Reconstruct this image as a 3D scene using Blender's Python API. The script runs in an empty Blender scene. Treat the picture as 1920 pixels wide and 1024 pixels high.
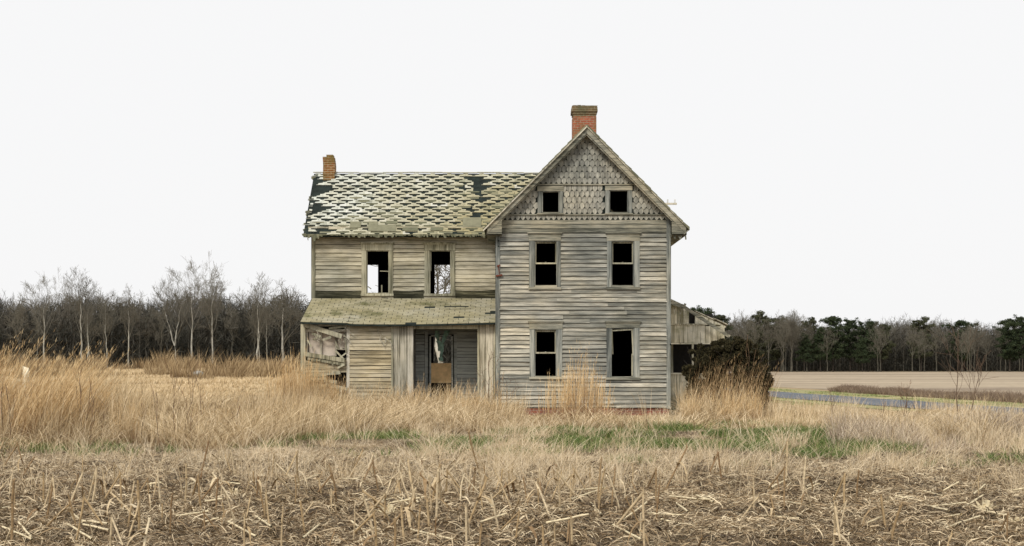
import bpy, math, random
import numpy as np
from mathutils import Vector, Matrix

sc = bpy.context.scene
# ------------------------------------------------------------------ camera / light
F = 2500.0; HZ = 682.0; CAMZ = 1.6
cam_d = bpy.data.cameras.new("camera"); cam = bpy.data.objects.new("camera", cam_d)
sc.collection.objects.link(cam); sc.camera = cam
cam_d.sensor_width = 36.0; cam_d.lens = F/1920*36.0
cam_d.shift_y = (HZ-512.0)/1920.0
cam_d.clip_start = 0.1; cam_d.clip_end = 6000
cam.location = (0, 0, CAMZ); cam.rotation_euler = (math.radians(90), 0, 0)

SUN_EL, SUN_AZ = math.radians(42), math.radians(205)     # azimuth from +Y clockwise: behind the camera, a little left
w = bpy.data.worlds.new("World"); sc.world = w; w.use_nodes = True
nt = w.node_tree; nt.nodes.clear()
out = nt.nodes.new("ShaderNodeOutputWorld"); bg = nt.nodes.new("ShaderNodeBackground")
sky = nt.nodes.new("ShaderNodeTexSky"); sky.sky_type = 'NISHITA'; sky.sun_disc = False
sky.sun_elevation = SUN_EL; sky.sun_rotation = SUN_AZ; sky.dust_density = 4
mx = nt.nodes.new("ShaderNodeMix"); mx.data_type = 'RGBA'
mx.inputs[0].default_value = 0.965                         # a closed, even cloud deck over the sky
mx.inputs[7].default_value = (9.6, 9.58, 9.6, 1)
nt.links.new(sky.outputs[0], mx.inputs[6]); nt.links.new(mx.outputs[2], bg.inputs[0])
bg.inputs[1].default_value = 0.1
nt.links.new(bg.outputs[0], out.inputs[0])
sd = bpy.data.lights.new("sun", 'SUN'); sd.energy = 2.2; sd.angle = math.radians(14); sd.color = (1, .95, .86)
so = bpy.data.objects.new("sun", sd); sc.collection.objects.link(so)
dv = Vector((math.sin(SUN_AZ)*math.cos(SUN_EL), math.cos(SUN_AZ)*math.cos(SUN_EL), math.sin(SUN_EL)))
so.rotation_euler = dv.to_track_quat('Z', 'Y').to_euler(); so.location = (0, 0, 60)
sc.view_settings.view_transform = 'Standard'; sc.view_settings.look = 'None'
sc.view_settings.exposure = 0.0; sc.view_settings.gamma = 1.0
sc.cycles.max_bounces = 6; sc.cycles.diffuse_bounces = 3; sc.cycles.transparent_max_bounces = 8

def X(px, Y): return (px-960.0)*Y/F
def Z(py, Y): return CAMZ-(py-HZ)*Y/F

# ------------------------------------------------------------------ materials
class NT:
    def __init__(s, name, rough=0.9):
        s.m = bpy.data.materials.new(name); s.m.use_nodes = True; s.t = s.m.node_tree
        s.b = s.t.nodes["Principled BSDF"]; s.b.inputs["Roughness"].default_value = rough
        s.b.inputs["Specular IOR Level"].default_value = 0.2
    def n(s, typ, **kw):
        x = s.t.nodes.new(typ)
        for k, v in kw.items(): setattr(x, k, v)
        return x
    def l(s, a, b): s.t.links.new(a, b)
    def pos(s, scale=(1, 1, 1), obj=False, off=None):
        g = s.n("ShaderNodeTexCoord").outputs["Object"] if obj else s.n("ShaderNodeNewGeometry").outputs["Position"]
        mp = s.n("ShaderNodeMapping"); mp.inputs["Scale"].default_value = scale
        s.l(g, mp.inputs[0])
        if off is not None:
            c = s.n("ShaderNodeCombineXYZ"); s.l(off, c.inputs[0]); s.l(off, c.inputs[2]); s.l(c.outputs[0], mp.inputs["Location"])
        return mp.outputs[0]
    def noise(s, vec, scale=1, detail=6, rough=.6):
        x = s.n("ShaderNodeTexNoise"); x.inputs["Scale"].default_value = scale
        x.inputs["Detail"].default_value = detail; x.inputs["Roughness"].default_value = rough
        s.l(vec, x.inputs["Vector"]); return x.outputs[0]
    def ramp(s, fac, stops, interp='LINEAR'):
        r = s.n("ShaderNodeValToRGB"); r.color_ramp.interpolation = interp
        els = r.color_ramp.elements
        while len(els) < len(stops): els.new(0.5)
        for e, (p, c) in zip(els, stops):
            e.position = p; e.color = (c, c, c, 1) if isinstance(c, (int, float)) else (*c, 1)
        s.l(fac, r.inputs[0]); return r.outputs[0]
    def mix(s, fac, a, b, blend='MIX'):
        m = s.n("ShaderNodeMix", data_type='RGBA', blend_type=blend)
        for i, v in ((0, fac), (6, a), (7, b)):
            if isinstance(v, (int, float)): m.inputs[i].default_value = v if i == 0 else (v, v, v, 1)
            elif isinstance(v, tuple): m.inputs[i].default_value = (*v, 1)
            else: s.l(v, m.inputs[i])
        return m.outputs[2]
    def math(s, op, a, b=0.0, clamp=False):
        m = s.n("ShaderNodeMath", operation=op, use_clamp=clamp)
        for i, v in ((0, a), (1, b)):
            if isinstance(v, (int, float)): m.inputs[i].default_value = v
            else: s.l(v, m.inputs[i])
        return m.outputs[0]
    def attr(s, name="rnd"):
        a = s.n("ShaderNodeAttribute", attribute_name=name); return a.outputs["Fac"]
    def color(s, c): s.l(c, s.b.inputs["Base Color"]); return s
    def bump(s, h, strength=.4, dist=.02):
        b = s.n("ShaderNodeBump"); b.inputs["Strength"].default_value = strength; b.inputs["Distance"].default_value = dist
        s.l(h, b.inputs["Height"]); s.l(b.outputs[0], s.b.inputs["Normal"]); return s

def wood(name, dark, mid, light, tint, tintamt=.5, axis='x', moss=None, mossrange=(.5, .7), lo=.40, hi=.60):
    """weathered boards: grain stretched along one axis, each board with its own tone"""
    m = NT(name); r = m.attr(); off = m.math('MULTIPLY', r, 37.0)
    sx = {'x': (1.7, 1, 44), 'z': (26, 26, .9)}[axis]
    s2 = {'x': (.9, 1, 7.0), 'z': (4.0, 4, .6)}[axis]
    g = m.noise(m.pos(sx, off=off), 1.0, 7, .68)
    p = m.noise(m.pos(s2, off=off), 1.3, 4, .55)
    f = m.math('ADD', m.math('MULTIPLY', g, .6), m.math('MULTIPLY', p, .4))
    f = m.math('ADD', f, m.math('MULTIPLY', m.math('SUBTRACT', r, .5), .12))
    c = m.ramp(f, [(lo, dark), ((lo+hi)/2, mid), (hi, light)])
    t = m.noise(m.pos((.5, .5, .8)), 1.1, 5, .6)
    c = m.mix(m.math('MULTIPLY', m.ramp(t, [(.42, 0.0), (.62, 1.0)]), tintamt), c, tint, 'MULTIPLY')
    mac = m.noise(m.pos((.28, .28, .42)), 1.0, 4, .6)      # large weathered areas, paler and darker
    c = m.mix(.85, c, m.ramp(mac, [(.38, (.66, .68, .68)), (.5, (.98, .97, .95)), (.62, (1.28, 1.23, 1.14))]), 'MULTIPLY')
    if moss:
        q = m.noise(m.pos((.8, .8, 1.6)), 1.7, 6, .65)
        c = m.mix(m.ramp(q, [(mossrange[0], 0.0), (mossrange[1], .75)]), c, moss)
    fine = m.noise(m.pos({'x': (5, 5, 120), 'z': (120, 120, 5)}[axis]), 1, 3, .7)
    c = m.mix(.35, c, m.ramp(fine, [(.35, .35), (.6, 1.0)]), 'MULTIPLY')
    m.color(c); m.bump(g, .5, .012)
    return m.m

M = {}
M['siding'] = wood("weathered_grey_siding", (.12, .127, .12), (.33, .325, .285), (.74, .70, .60), (1, .91, .74), .45, lo=.345, hi=.665)
M['siding_b'] = wood("weathered_cream_siding", (.17, .155, .115), (.50, .465, .365), (.72, .68, .56), (1, .94, .78), .5, moss=(.20, .185, .10), mossrange=(.54, .80), lo=.34, hi=.68)
M['siding_c'] = wood("ochre_siding", (.18, .155, .105), (.52, .46, .34), (.74, .67, .52), (1, .91, .70), .6, moss=(.20, .18, .09), mossrange=(.54, .80), lo=.34, hi=.68)
M['siding_in'] = wood("sheltered_painted_siding", (.30, .32, .31), (.46, .49, .47), (.58, .61, .58), (.9, .9, .85), .3)
M['rot'] = wood("rotten_black_boards", (.02, .02, .012), (.06, .058, .038), (.20, .19, .13), (1, .95, .7), .4)
M['trim'] = wood("grey_trim", (.10, .11, .105), (.245, .26, .245), (.42, .43, .39), (1, .93, .8), .4, axis='z')
M['trimh'] = wood("grey_trim_flat", (.10, .105, .09), (.27, .27, .225), (.46, .44, .36), (1, .9, .74), .5, axis='x')
M['trim_b'] = wood("cream_trim", (.15, .145, .10), (.37, .355, .27), (.52, .50, .39), (1, .93, .75), .4, axis='z', moss=(.12, .125, .05), mossrange=(.6, .85))
M['plank'] = wood("bare_grey_planks", (.20, .185, .14), (.50, .47, .385), (.68, .64, .55), (1, .95, .85), .4, axis='z')
M['lean'] = wood("stained_white_boards", (.34, .32, .24), (.74, .70, .57), (.90, .86, .74), (1, .94, .78), .5, axis='z', moss=(.20, .21, .09), mossrange=(.51, .72))
M['scale'] = wood("scalloped_shingles_wood", (.14, .142, .13), (.36, .355, .315), (.60, .58, .50), (1, .94, .82), .5, axis='z', lo=.33, hi=.67)
def plain(name, c, var=.3, sc_=6, rough=.9):
    m = NT(name, rough); n = m.noise(m.pos((sc_, sc_, sc_)), 1, 6, .6)
    m.color(m.mix(var, c, m.ramp(n, [(.35, .2), (.65, 1.3)]), 'MULTIPLY')); m.bump(n, .3, .02); return m.m
M['inside'] = plain("interior_shade_black", (.022, .020, .018))  # near-black colour stands in for the shade of the unlit rooms
M['felt'] = plain("black_roofing_felt", (.022, .03, .026), .6, 4)
M['panel'] = plain("pinkish_plaster_panel", (.66, .57, .47), .35, 3)
M['ply'] = plain("tan_plywood", (.86, .58, .29), .3, 5)
M['rag'] = plain("pale_green_rag", (.36, .55, .44), .7, 7)
M['rust'] = plain("rusty_iron", (.16, .05, .03), .4, 20)
M['ceramic'] = plain("white_ceramic", (.7, .7, .68), .2, 20, .3)
M['floor'] = plain("porch_boards", (.16, .15, .13), .4, 5)

def brickmat(name, c1, c2, mortar, soot):
    m = NT(name); g = m.n("ShaderNodeNewGeometry"); s = m.n("ShaderNodeSeparateXYZ"); m.l(g.outputs["Position"], s.inputs[0])
    c = m.n("ShaderNodeCombineXYZ"); m.l(m.math('ADD', s.outputs[0], s.outputs[1]), c.inputs[0]); m.l(s.outputs[2], c.inputs[1])
    b = m.n("ShaderNodeTexBrick"); m.l(c.outputs[0], b.inputs["Vector"])
    b.inputs["Scale"].default_value = 1; b.inputs["Brick Width"].default_value = .21; b.inputs["Row Height"].default_value = .078
    b.inputs["Mortar Size"].default_value = .009; b.inputs["Color1"].default_value = (*c1, 1); b.inputs["Color2"].default_value = (*c2, 1)
    b.inputs["Mortar"].default_value = (*mortar, 1)
    n = m.noise(m.pos((2.5, 2.5, 2.0)), 1.2, 6, .65)
    n2 = m.noise(m.pos((14, 14, 14)), 1, 4)
    col = m.mix(m.ramp(n, [(.42, 0.0), (.64, .8)]), b.outputs[0], soot)
    col = m.mix(.5, col, m.ramp(n2, [(.3, .4), (.7, 1.3)]), 'MULTIPLY')
    m.color(col); m.bump(n2, .5, .01); return m.m
M['brick'] = brickmat("red_brick", (.42, .12, .06), (.30, .085, .05), (.34, .27, .2), (.20, .13, .06))
M['brick_ol'] = brickmat("mossy_brick", (.30, .10, .035), (.23, .11, .035), (.40, .32, .2), (.16, .13, .04))
M['brick_cap'] = brickmat("lichened_brick", (.20, .12, .06), (.17, .10, .05), (.26, .23, .15), (.11, .11, .06))
M['found'] = brickmat("foundation_brick", (.36, .11, .07), (.27, .09, .06), (.3, .22, .18), (.16, .10, .08))

def shingle_light():
    m = NT("pale_asphalt_shingles"); r = m.attr()
    p = m.n("ShaderNodeNewGeometry"); s = m.n("ShaderNodeSeparateXYZ"); m.l(p.outputs["Position"], s.inputs[0])
    n = m.noise(m.pos((.7, .7, .7)), 1, 5, .6)
    # lichen: paler and colder to the upper left, yellower to the lower right
    g = m.math('ADD', m.math('MULTIPLY', m.math('ADD', s.outputs[0], 6.6), .13), m.math('MULTIPLY', m.math('SUBTRACT', 8.1, s.outputs[2]), .28))
    g = m.math('ADD', m.math('MULTIPLY', g, .62), m.math('MULTIPLY', m.math('SUBTRACT', n, .5), 1.1))
    c = m.ramp(g, [(.12, (.62, .64, .57)), (.42, (.52, .50, .38)), (.85, (.38, .335, .19))])
    c = m.mix(m.ramp(r, [(.0, .5), (.25, .0), (.92, .0), (1.0, .5)]), c, m.ramp(r, [(.4, (.16, .17, .11)), (.6, (.78, .78, .74))]))
    f = m.noise(m.pos((9, 9, 9)), 1, 5, .7)
    m.color(m.mix(.5, c, m.ramp(f, [(.3, .45), (.6, 1.1)]), 'MULTIPLY')); m.bump(f, .4, .02); return m.m
M['shingle'] = shingle_light()
def shingle_olive():
    m = NT("olive_worn_shingles"); r = m.attr(); n = m.noise(m.pos((5, 5, 5)), 1, 6, .65)
    c = m.mix(r, (.13, .135, .085), (.25, .24, .16))
    m.color(m.mix(.5, c, m.ramp(n, [(.3, .5), (.65, 1.2)]), 'MULTIPLY')); return m.m
M['shingle_olive'] = shingle_olive()
def porch_shingle():
    m = NT("mossy_porch_shingles"); r = m.attr()
    n = m.noise(m.pos((.55, .8, .8)), 1.2, 6, .62); q = m.noise(m.pos((1.3, 1.3, 1.3)), 1, 5, .6); f = m.noise(m.pos((12, 30, 12)), 1, 4, .7)
    c = m.ramp(n, [(.35, (.35, .31, .18)), (.5, (.40, .36, .235)), (.65, (.45, .42, .32))])
    c = m.mix(m.ramp(q, [(.55, 0.0), (.68, .8)]), c, (.12, .12, .045))
    c = m.mix(m.math('MULTIPLY', r, .30), c, (.12, .115, .06))
    m.color(m.mix(.55, c, m.ramp(f, [(.3, .45), (.62, 1.15)]), 'MULTIPLY')); m.bump(f, .4, .02); return m.m
M['porch_shingle'] = porch_shingle()

def blade_mat(name, lo, mid, hi, base=None, basef=.45, trans=.0, dull=.25):
    """dry stems: colour drawn per stem, optional different colour towards the foot"""
    m = NT(name, .85); r = m.attr("rnd"); h = m.attr("hgt")
    c = m.ramp(r, [(.0, lo), (.5, mid), (1.0, hi)])
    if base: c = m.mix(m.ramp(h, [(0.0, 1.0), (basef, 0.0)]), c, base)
    n = m.noise(m.pos((.35, .35, .35)), 1, 4, .6)
    c = m.mix(dull, c, m.ramp(n, [(.35, (.62, .58, .55)), (.65, (1.15, 1.1, 1.0))]), 'MULTIPLY')
    m.color(c); return m.m
M['straw'] = blade_mat("dry_straw", (.15, .095, .045), (.60, .455, .265), (.95, .80, .56), (.17, .105, .05), .45)  # dark foot colour imitates shade in the gaps between blades
M['thatch'] = blade_mat("bleached_thatch", (.09, .07, .05), (.36, .28, .185), (.82, .70, .52), None)
M['wisp'] = blade_mat("pale_wispy_grass", (.45, .34, .20), (.68, .55, .37), (.82, .71, .53), None)
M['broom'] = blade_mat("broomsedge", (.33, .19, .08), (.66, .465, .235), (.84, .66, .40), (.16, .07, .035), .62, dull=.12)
M['green'] = blade_mat("green_grass", (.05, .10, .02), (.135, .20, .055), (.42, .41, .19), None)
M['weedstem'] = blade_mat("brown_weed_stems", (.10, .065, .045), (.19, .12, .075), (.32, .21, .13), None)
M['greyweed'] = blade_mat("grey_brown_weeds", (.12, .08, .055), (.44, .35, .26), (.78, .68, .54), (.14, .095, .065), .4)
M['litter'] = blade_mat("corn_litter", (.07, .047, .028), (.33, .235, .135), (.84, .71, .49), None)
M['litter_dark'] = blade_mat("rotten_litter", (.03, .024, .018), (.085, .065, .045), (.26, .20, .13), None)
def stalkmat():
    m = NT("dry_corn_stalk", .7); i = m.n("ShaderNodeObjectInfo").outputs["Random"]; n = m.noise(m.pos((9, 9, 30), obj=True), 1, 5)
    c = m.ramp(i, [(0, (.24, .15, .075)), (.5, (.45, .325, .175)), (1, (.70, .58, .39))])
    m.color(m.mix(.55, c, m.ramp(n, [(.35, .45), (.62, 1.15)]), 'MULTIPLY')); return m.m
M['stalk'] = stalkmat()
M['husk'] = plain("pale_corn_husk", (.80, .68, .45), .4, 25)

def bark(name, c1, c2):
    m = NT(name); i = m.n("ShaderNodeObjectInfo").outputs["Random"]; n = m.noise(m.pos((3, 3, .8), obj=True), 1, 6, .65)
    c = m.ramp(n, [(.35, c1), (.65, c2)]); c = m.mix(.5, c, m.ramp(i, [(0, .55), (1, 1.25)]), 'MULTIPLY')
    m.color(c); m.bump(n, .5, .03); return m.m
M['bark'] = bark("pale_bark", (.22, .21, .17), (.62, .59, .51))
M['bark_mid'] = bark("grey_bark", (.07, .065, .05), (.17, .155, .12))
M['twig'] = bark("grey_brown_twigs", (.12, .11, .085), (.23, .21, .165))
M['bark_dark'] = bark("dark_pine_bark", (.035, .03, .025), (.08, .065, .05))
def woodsmat(name, a, b):
    m = NT(name); r = m.attr(); n = m.noise(m.pos((.12, .12, .12)), 1, 4)
    c = m.ramp(r, [(0, a), (1, b)]); m.color(m.mix(.5, c, m.ramp(n, [(.35, (.6, .62, .6)), (.65, (1.2, 1.1, 1.0))]), 'MULTIPLY')); return m.m
M['woods'] = woodsmat("woodland_twigs", (.05, .05, .042), (.17, .155, .13))
M['under'] = woodsmat("woodland_undergrowth", (.014, .016, .013), (.085, .08, .066))
M['pine'] = woodsmat("pine_needles", (.020, .034, .018), (.065, .085, .040))
M['pine2'] = woodsmat("dull_pine_needles", (.035, .045, .024), (.095, .10, .055))
M['cedar'] = woodsmat("dark_cedar_foliage", (.014, .014, .006), (.075, .062, .028))

# ------------------------------------------------------------------ mesh helpers
def link(o, parent=None):
    sc.collection.objects.link(o)
    if parent: o.parent = parent
    return o
def tag(o, label=None, cat=None, group=None, kind=None):
    if label: o["label"] = label
    if cat: o["category"] = cat
    if group: o["group"] = group
    if kind: o["kind"] = kind
    return o
def empty(name, loc, rz=0):
    o = bpy.data.objects.new(name, None); o.empty_display_size = .2; o.location = loc; o.rotation_euler = (0, 0, rz); return link(o)

def npmesh(name, V, faces_list, rnd=None, hgt=None):
    """faces_list: list of (F,k) int arrays; rnd / hgt: per-vertex floats"""
    me = bpy.data.meshes.new(name)
    me.vertices.add(len(V)); me.vertices.foreach_set("co", np.ascontiguousarray(V, dtype=np.float32).ravel())
    loops = np.concatenate([f.ravel() for f in faces_list]).astype(np.int32)
    tot = np.concatenate([np.full(len(f), f.shape[1], dtype=np.int32) for f in faces_list])
    st = np.concatenate([[0], np.cumsum(tot)[:-1]]).astype(np.int32)
    me.loops.add(len(loops)); me.loops.foreach_set("vertex_index", loops)
    me.polygons.add(len(tot)); me.polygons.foreach_set("loop_start", st); me.polygons.foreach_set("loop_total", tot)
    for nm, a in (("rnd", rnd), ("hgt", hgt)):
        if a is not None:
            at = me.attributes.new(nm, 'FLOAT', 'POINT'); at.data.foreach_set("value", np.ascontiguousarray(a, dtype=np.float32))
    me.update(calc_edges=True); return me

class MB:
    """small polygon collector; rnd is stored per face"""
    def __init__(s, org=(0, 0, 0)): s.v = []; s.f = []; s.r = []; s.o = org
    def split(s, name, mat, parent=None):
        """one object per separate piece (pieces share no vertices)"""
        par = list(range(len(s.v)))
        def find(a):
            while par[a] != a: par[a] = par[par[a]]; a = par[a]
            return a
        for f in s.f:
            for b in f[1:]: par[find(b)] = find(f[0])
        groups = {}
        for f, r in zip(s.f, s.r): groups.setdefault(find(f[0]), []).append((f, r))
        out = []
        for fl in groups.values():
            m = MB(s.o); idx = {}
            for f, r in fl:
                for a in f:
                    if a not in idx: idx[a] = len(m.v); m.v.append(s.v[a])
                m.f.append([idx[a] for a in f]); m.r.append(r)
            out.append(m.build(name, mat, parent))
        return out
    def face(s, pts, r=None):
        k = len(s.v); s.v += [tuple(p) for p in pts]; s.f.append(list(range(k, k+len(pts)))); s.r.append(.5 if r is None else r)
    def box(s, x0, x1, y0, y1, z0, z1, r=None, rot=None, piv=None):
        r = random.random() if r is None else r
        c = [Vector(p) for p in ((x0, y0, z0), (x1, y0, z0), (x1, y1, z0), (x0, y1, z0), (x0, y0, z1), (x1, y0, z1), (x1, y1, z1), (x0, y1, z1))]
        if rot is not None:
            pv = Vector(piv) if piv is not None else sum(c, Vector())/8
            c = [rot @ (p-pv)+pv for p in c]
        k = len(s.v); s.v += [tuple(p) for p in c]
        for q in ((0, 3, 2, 1), (4, 5, 6, 7), (0, 1, 5, 4), (1, 2, 6, 5), (2, 3, 7, 6), (3, 0, 4, 7)):
            s.f.append([k+i for i in q]); s.r.append(r)
    def beam(s, p0, p1, w_, d_, r=None, up=(0, 0, 1)):
        p0, p1 = Vector(p0), Vector(p1); a = (p1-p0).normalized(); u = a.cross(Vector(up))
        if u.length < 1e-3: u = a.cross(Vector((0, 1, 0)))
        u.normalize(); n = u.cross(a)
        r = random.random() if r is None else r; k = len(s.v)
        for p in (p0, p1):
            for su, sn in ((-1, -1), (1, -1), (1, 1), (-1, 1)): s.v.append(tuple(p+u*su*w_/2+n*sn*d_/2))
        for q in ((0, 1, 2, 3), (7, 6, 5, 4), (0, 4, 5, 1), (1, 5, 6, 2), (2, 6, 7, 3), (3, 7, 4, 0)):
            s.f.append([k+i for i in q]); s.r.append(r)
    def prism(s, pts, y0, y1, r=None):
        """outline in x,z pushed from y0 (front) to y1"""
        r = random.random() if r is None else r; n = len(pts); k = len(s.v)
        s.v += [(p[0], y0, p[1]) for p in pts]+[(p[0], y1, p[1]) for p in pts]
        s.f.append(list(range(k, k+n))); s.r.append(r); s.f.append([k+n+i for i in reversed(range(n))]); s.r.append(r)
        for i in range(n):
            j = (i+1) % n; s.f.append([k+i, k+n+i, k+n+j, k+j]); s.r.append(r)
    def build(s, name, mat, parent=None):
        me = bpy.data.meshes.new(name); ox, oy, oz = s.o
        me.from_pydata([(a-ox, b-oy, c-oz) for a, b, c in s.v], [], s.f)
        at = me.attributes.new("rnd", 'FLOAT', 'FACE'); at.data.foreach_set("value", s.r)
        for m_ in (mat if isinstance(mat, (list, tuple)) else [mat]): me.materials.append(m_)
        me.update(); return link(bpy.data.objects.new(name, me), parent)

def tubes(P0, P1, R0, R1, sides=3, rnd=None):
    P0, P1 = np.asarray(P0, float), np.asarray(P1, float); R0, R1 = np.asarray(R0, float), np.asarray(R1, float)
    N = len(P0); a = P1-P0; L = np.linalg.norm(a, axis=1, keepdims=True); a = a/np.maximum(L, 1e-6)
    ref = np.where(np.abs(a[:, 2:3]) > .9, np.array([[1., 0, 0]]), np.array([[0., 0, 1]]))
    u = np.cross(a, ref); u /= np.linalg.norm(u, axis=1, keepdims=True); v = np.cross(a, u)
    V = np.zeros((N, 2, sides, 3))
    for k in range(sides):
        t = 2*math.pi*k/sides; d = u*math.cos(t)+v*math.sin(t)
        V[:, 0, k] = P0+d*R0[:, None]; V[:, 1, k] = P1+d*R1[:, None]
    base = (np.arange(N)*2*sides)[:, None]
    Fs = np.concatenate([base+np.array([[k, (k+1) % sides, sides+(k+1) % sides, sides+k]]) for k in range(sides)])
    rr = np.repeat(np.zeros(N)+.5 if rnd is None else rnd, 2*sides)
    return V.reshape(-1, 3), Fs, rr

def blades(P, H, W, lean, curve, rng, segs=3, rnd=None, faces_cam=.6):
    """P (N,3) feet; H heights; W widths; lean (N,2) sideways offset of the tip per metre; curve: droop"""
    N = len(P); ang = rng.uniform(0, math.pi, N)
    ang = np.where(rng.random(N) < faces_cam, rng.normal(0, .45, N), ang)
    side = np.stack([np.cos(ang), np.sin(ang), np.zeros(N)], 1)
    V = np.zeros((N, 2*segs+1, 3)); Hh = np.zeros((N, 2*segs+1))
    for k in range(segs+1):
        t = k/segs
        hor = lean*H[:, None]*(t*.35+.65*t**2.2)
        z = H*(t-curve*t**3)
        c = P+np.concatenate([hor, z[:, None]], 1)
        if k < segs:
            wd = (W*(1-.55*t))[:, None]*side*.5
            V[:, 2*k] = c-wd; V[:, 2*k+1] = c+wd; Hh[:, 2*k] = Hh[:, 2*k+1] = t
        else: V[:, 2*k] = c; Hh[:, 2*k] = 1
    b = (np.arange(N)*(2*segs+1))[:, None]
    Q = np.concatenate([b+np.array([[2*k, 2*k+1, 2*k+3, 2*k+2]]) for k in range(segs-1)])
    T = b+np.array([[2*segs-2, 2*segs-1, 2*segs]])
    r = rng.random(N) if rnd is None else rnd
    return V.reshape(-1, 3), Q, T, np.repeat(r, 2*segs+1), Hh.ravel()

def join_blades(parts):
    Vs, Qs, Ts, Rs, Hs = [], [], [], [], []; o = 0
    for V, Q, T, r, h in parts:
        Vs.append(V); Qs.append(Q+o); Ts.append(T+o); Rs.append(r); Hs.append(h); o += len(V)
    return np.concatenate(Vs), [np.concatenate(Qs), np.concatenate(Ts)], np.concatenate(Rs), np.concatenate(Hs)

def vnoise(x, y, seed=0):
    """smooth value noise 0..1"""
    def h(i, j):
        n = (i*374761393+j*668265263+seed*974634777) & 0xffffffff
        n = ((n ^ (n >> 13))*1274126177) & 0xffffffff
        return ((n ^ (n >> 16)) & 0xffff)/65535.0
    x = np.asarray(x, float)+1000; y = np.asarray(y, float)+1000
    xi = np.floor(x).astype(np.int64); yi = np.floor(y).astype(np.int64); fx = x-xi; fy = y-yi
    fx = fx*fx*(3-2*fx); fy = fy*fy*(3-2*fy)
    return (h(xi, yi)*(1-fx)+h(xi+1, yi)*fx)*(1-fy)+(h(xi, yi+1)*(1-fx)+h(xi+1, yi+1)*fx)*fy
def fbm(x, y, seed=0): return .55*vnoise(x, y, seed)+.3*vnoise(x*2.1, y*2.1, seed+7)+.15*vnoise(x*4.3, y*4.3, seed+13)

def terrain(x, y):
    x = np.asarray(x, float); y = np.asarray(y, float)
    left = np.clip((-x+4)/20, 0, 1)
    rise = np.clip((y-75)/110, 0, 1); rise = rise*rise*(3-2*rise)
    near = np.clip((40-y)/8, 0, 1)
    return 1.15*left*rise+.10*near*(fbm(x*.5, y*.5, 3)-.5)

# ------------------------------------------------------------------ setting: ground, field, road, verges
def sheet(name, xs, ys, dz, mat, xf=None):
    A, B = np.meshgrid(xs, ys)
    if xf is not None: A, B = xf(A, B)
    Zz = terrain(A, B)+dz; V = np.stack([A, B, Zz], 2).reshape(-1, 3); nx, ny = len(xs), len(ys)
    i, j = np.meshgrid(np.arange(nx-1), np.arange(ny-1)); k = (j*nx+i).ravel()
    Fq = np.stack([k, k+1, k+nx+1, k+nx], 1)
    me = npmesh(name, V, [Fq]); me.materials.append(mat)
    return tag(link(bpy.data.objects.new(name, me)), kind='structure')
def groundmat():
    m = NT("dry_grassland_soil"); a = m.noise(m.pos((.25, .25, 1)), 1, 6, .6); b = m.noise(m.pos((9, 9, 9)), 1, 6, .7); d = m.noise(m.pos((1.1, 1.1, 1)), 1, 5, .6)
    c = m.ramp(b, [(.36, (.06, .045, .03)), (.5, (.20, .15, .09)), (.64, (.46, .36, .23))])
    c2 = m.ramp(b, [(.36, (.22, .155, .08)), (.5, (.40, .295, .165)), (.64, (.56, .43, .26))])
    s = m.n("ShaderNodeSeparateXYZ"); m.l(m.n("ShaderNodeNewGeometry").outputs["Position"], s.inputs[0])
    c = m.mix(m.ramp(m.math('MULTIPLY', s.outputs[1], .02), [(.42, 0.0), (.5, 1.0)]), c, c2)
    c = m.mix(m.ramp(a, [(.5, 0.0), (.7, .35)]), c, (.14, .16, .05))
    m.color(m.mix(.5, c, m.ramp(d, [(.35, .6), (.65, 1.15)]), 'MULTIPLY')); m.bump(b, .8, .05); return m.m
gx = np.unique(np.concatenate([np.linspace(-60, 60, 121), np.linspace(-2500, -60, 30), np.linspace(60, 2500, 30)]))
gy = np.unique(np.concatenate([np.linspace(-60, 5, 8), np.linspace(5, 80, 110), np.linspace(80, 300, 60), np.linspace(300, 4000, 25)]))
sheet("ground", gx, gy, 0, groundmat())
def fieldmat():
    m = NT("harvested_field"); a = m.noise(m.pos((.012, .14, 1)), 1, 6, .6); b = m.noise(m.pos((.8, .5, 1)), 1, 6, .7)
    c = m.ramp(a, [(.38, (.20, .15, .105)), (.5, (.37, .295, .205)), (.62, (.47, .38, .265))])
    m.color(m.mix(.45, c, m.ramp(b, [(.35, .55), (.62, 1.15)]), 'MULTIPLY')); m.bump(b, .5, .1); return m.m
VX, VY = X(682, 1.0), 1.0          # road direction: towards x=-0.111 per metre of y
def roadx(y): return 21.3+VX*y      # centre line
def fx(A, B): return (roadx(B)+2+5.0+A*1.0, B)
sheet("field", np.concatenate([np.linspace(0, 60, 31), np.linspace(70, 500, 25)]), np.linspace(20, 268, 125), .012, fieldmat(), fx)
def roadmat():
    m = NT("worn_blue_grey_asphalt", .75); a = m.noise(m.pos((.8, .25, 1)), 1, 6, .6); b = m.noise(m.pos((12, 4, 1)), 1, 5, .7)
    c = m.ramp(a, [(.35, (.085, .097, .115)), (.65, (.15, .165, .185))]); m.color(m.mix(.5, c, m.ramp(b, [(.3, .6), (.7, 1.3)]), 'MULTIPLY')); m.bump(b, .4, .02); return m.m
sheet("road", np.linspace(-1.95, 1.95, 5), np.linspace(20, 240, 111), .03, roadmat(), lambda A, B: (roadx(B)+A+.12*np.sin(B*.7)*(np.abs(A) > 1.5), B))
def vergemat():
    m = NT("grassy_verge"); a = m.noise(m.pos((.3, .3, 1)), 1, 6, .6); b = m.noise(m.pos((6, 6, 1)), 1, 6, .7)
    c = m.ramp(a, [(.35, (.19, .20, .075)), (.5, (.32, .30, .135)), (.65, (.46, .39, .21))]); m.color(m.mix(.5, c, m.ramp(b, [(.3, .5), (.65, 1.2)]), 'MULTIPLY')); m.bump(b, .6, .05); return m.m
vm = vergemat()
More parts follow.
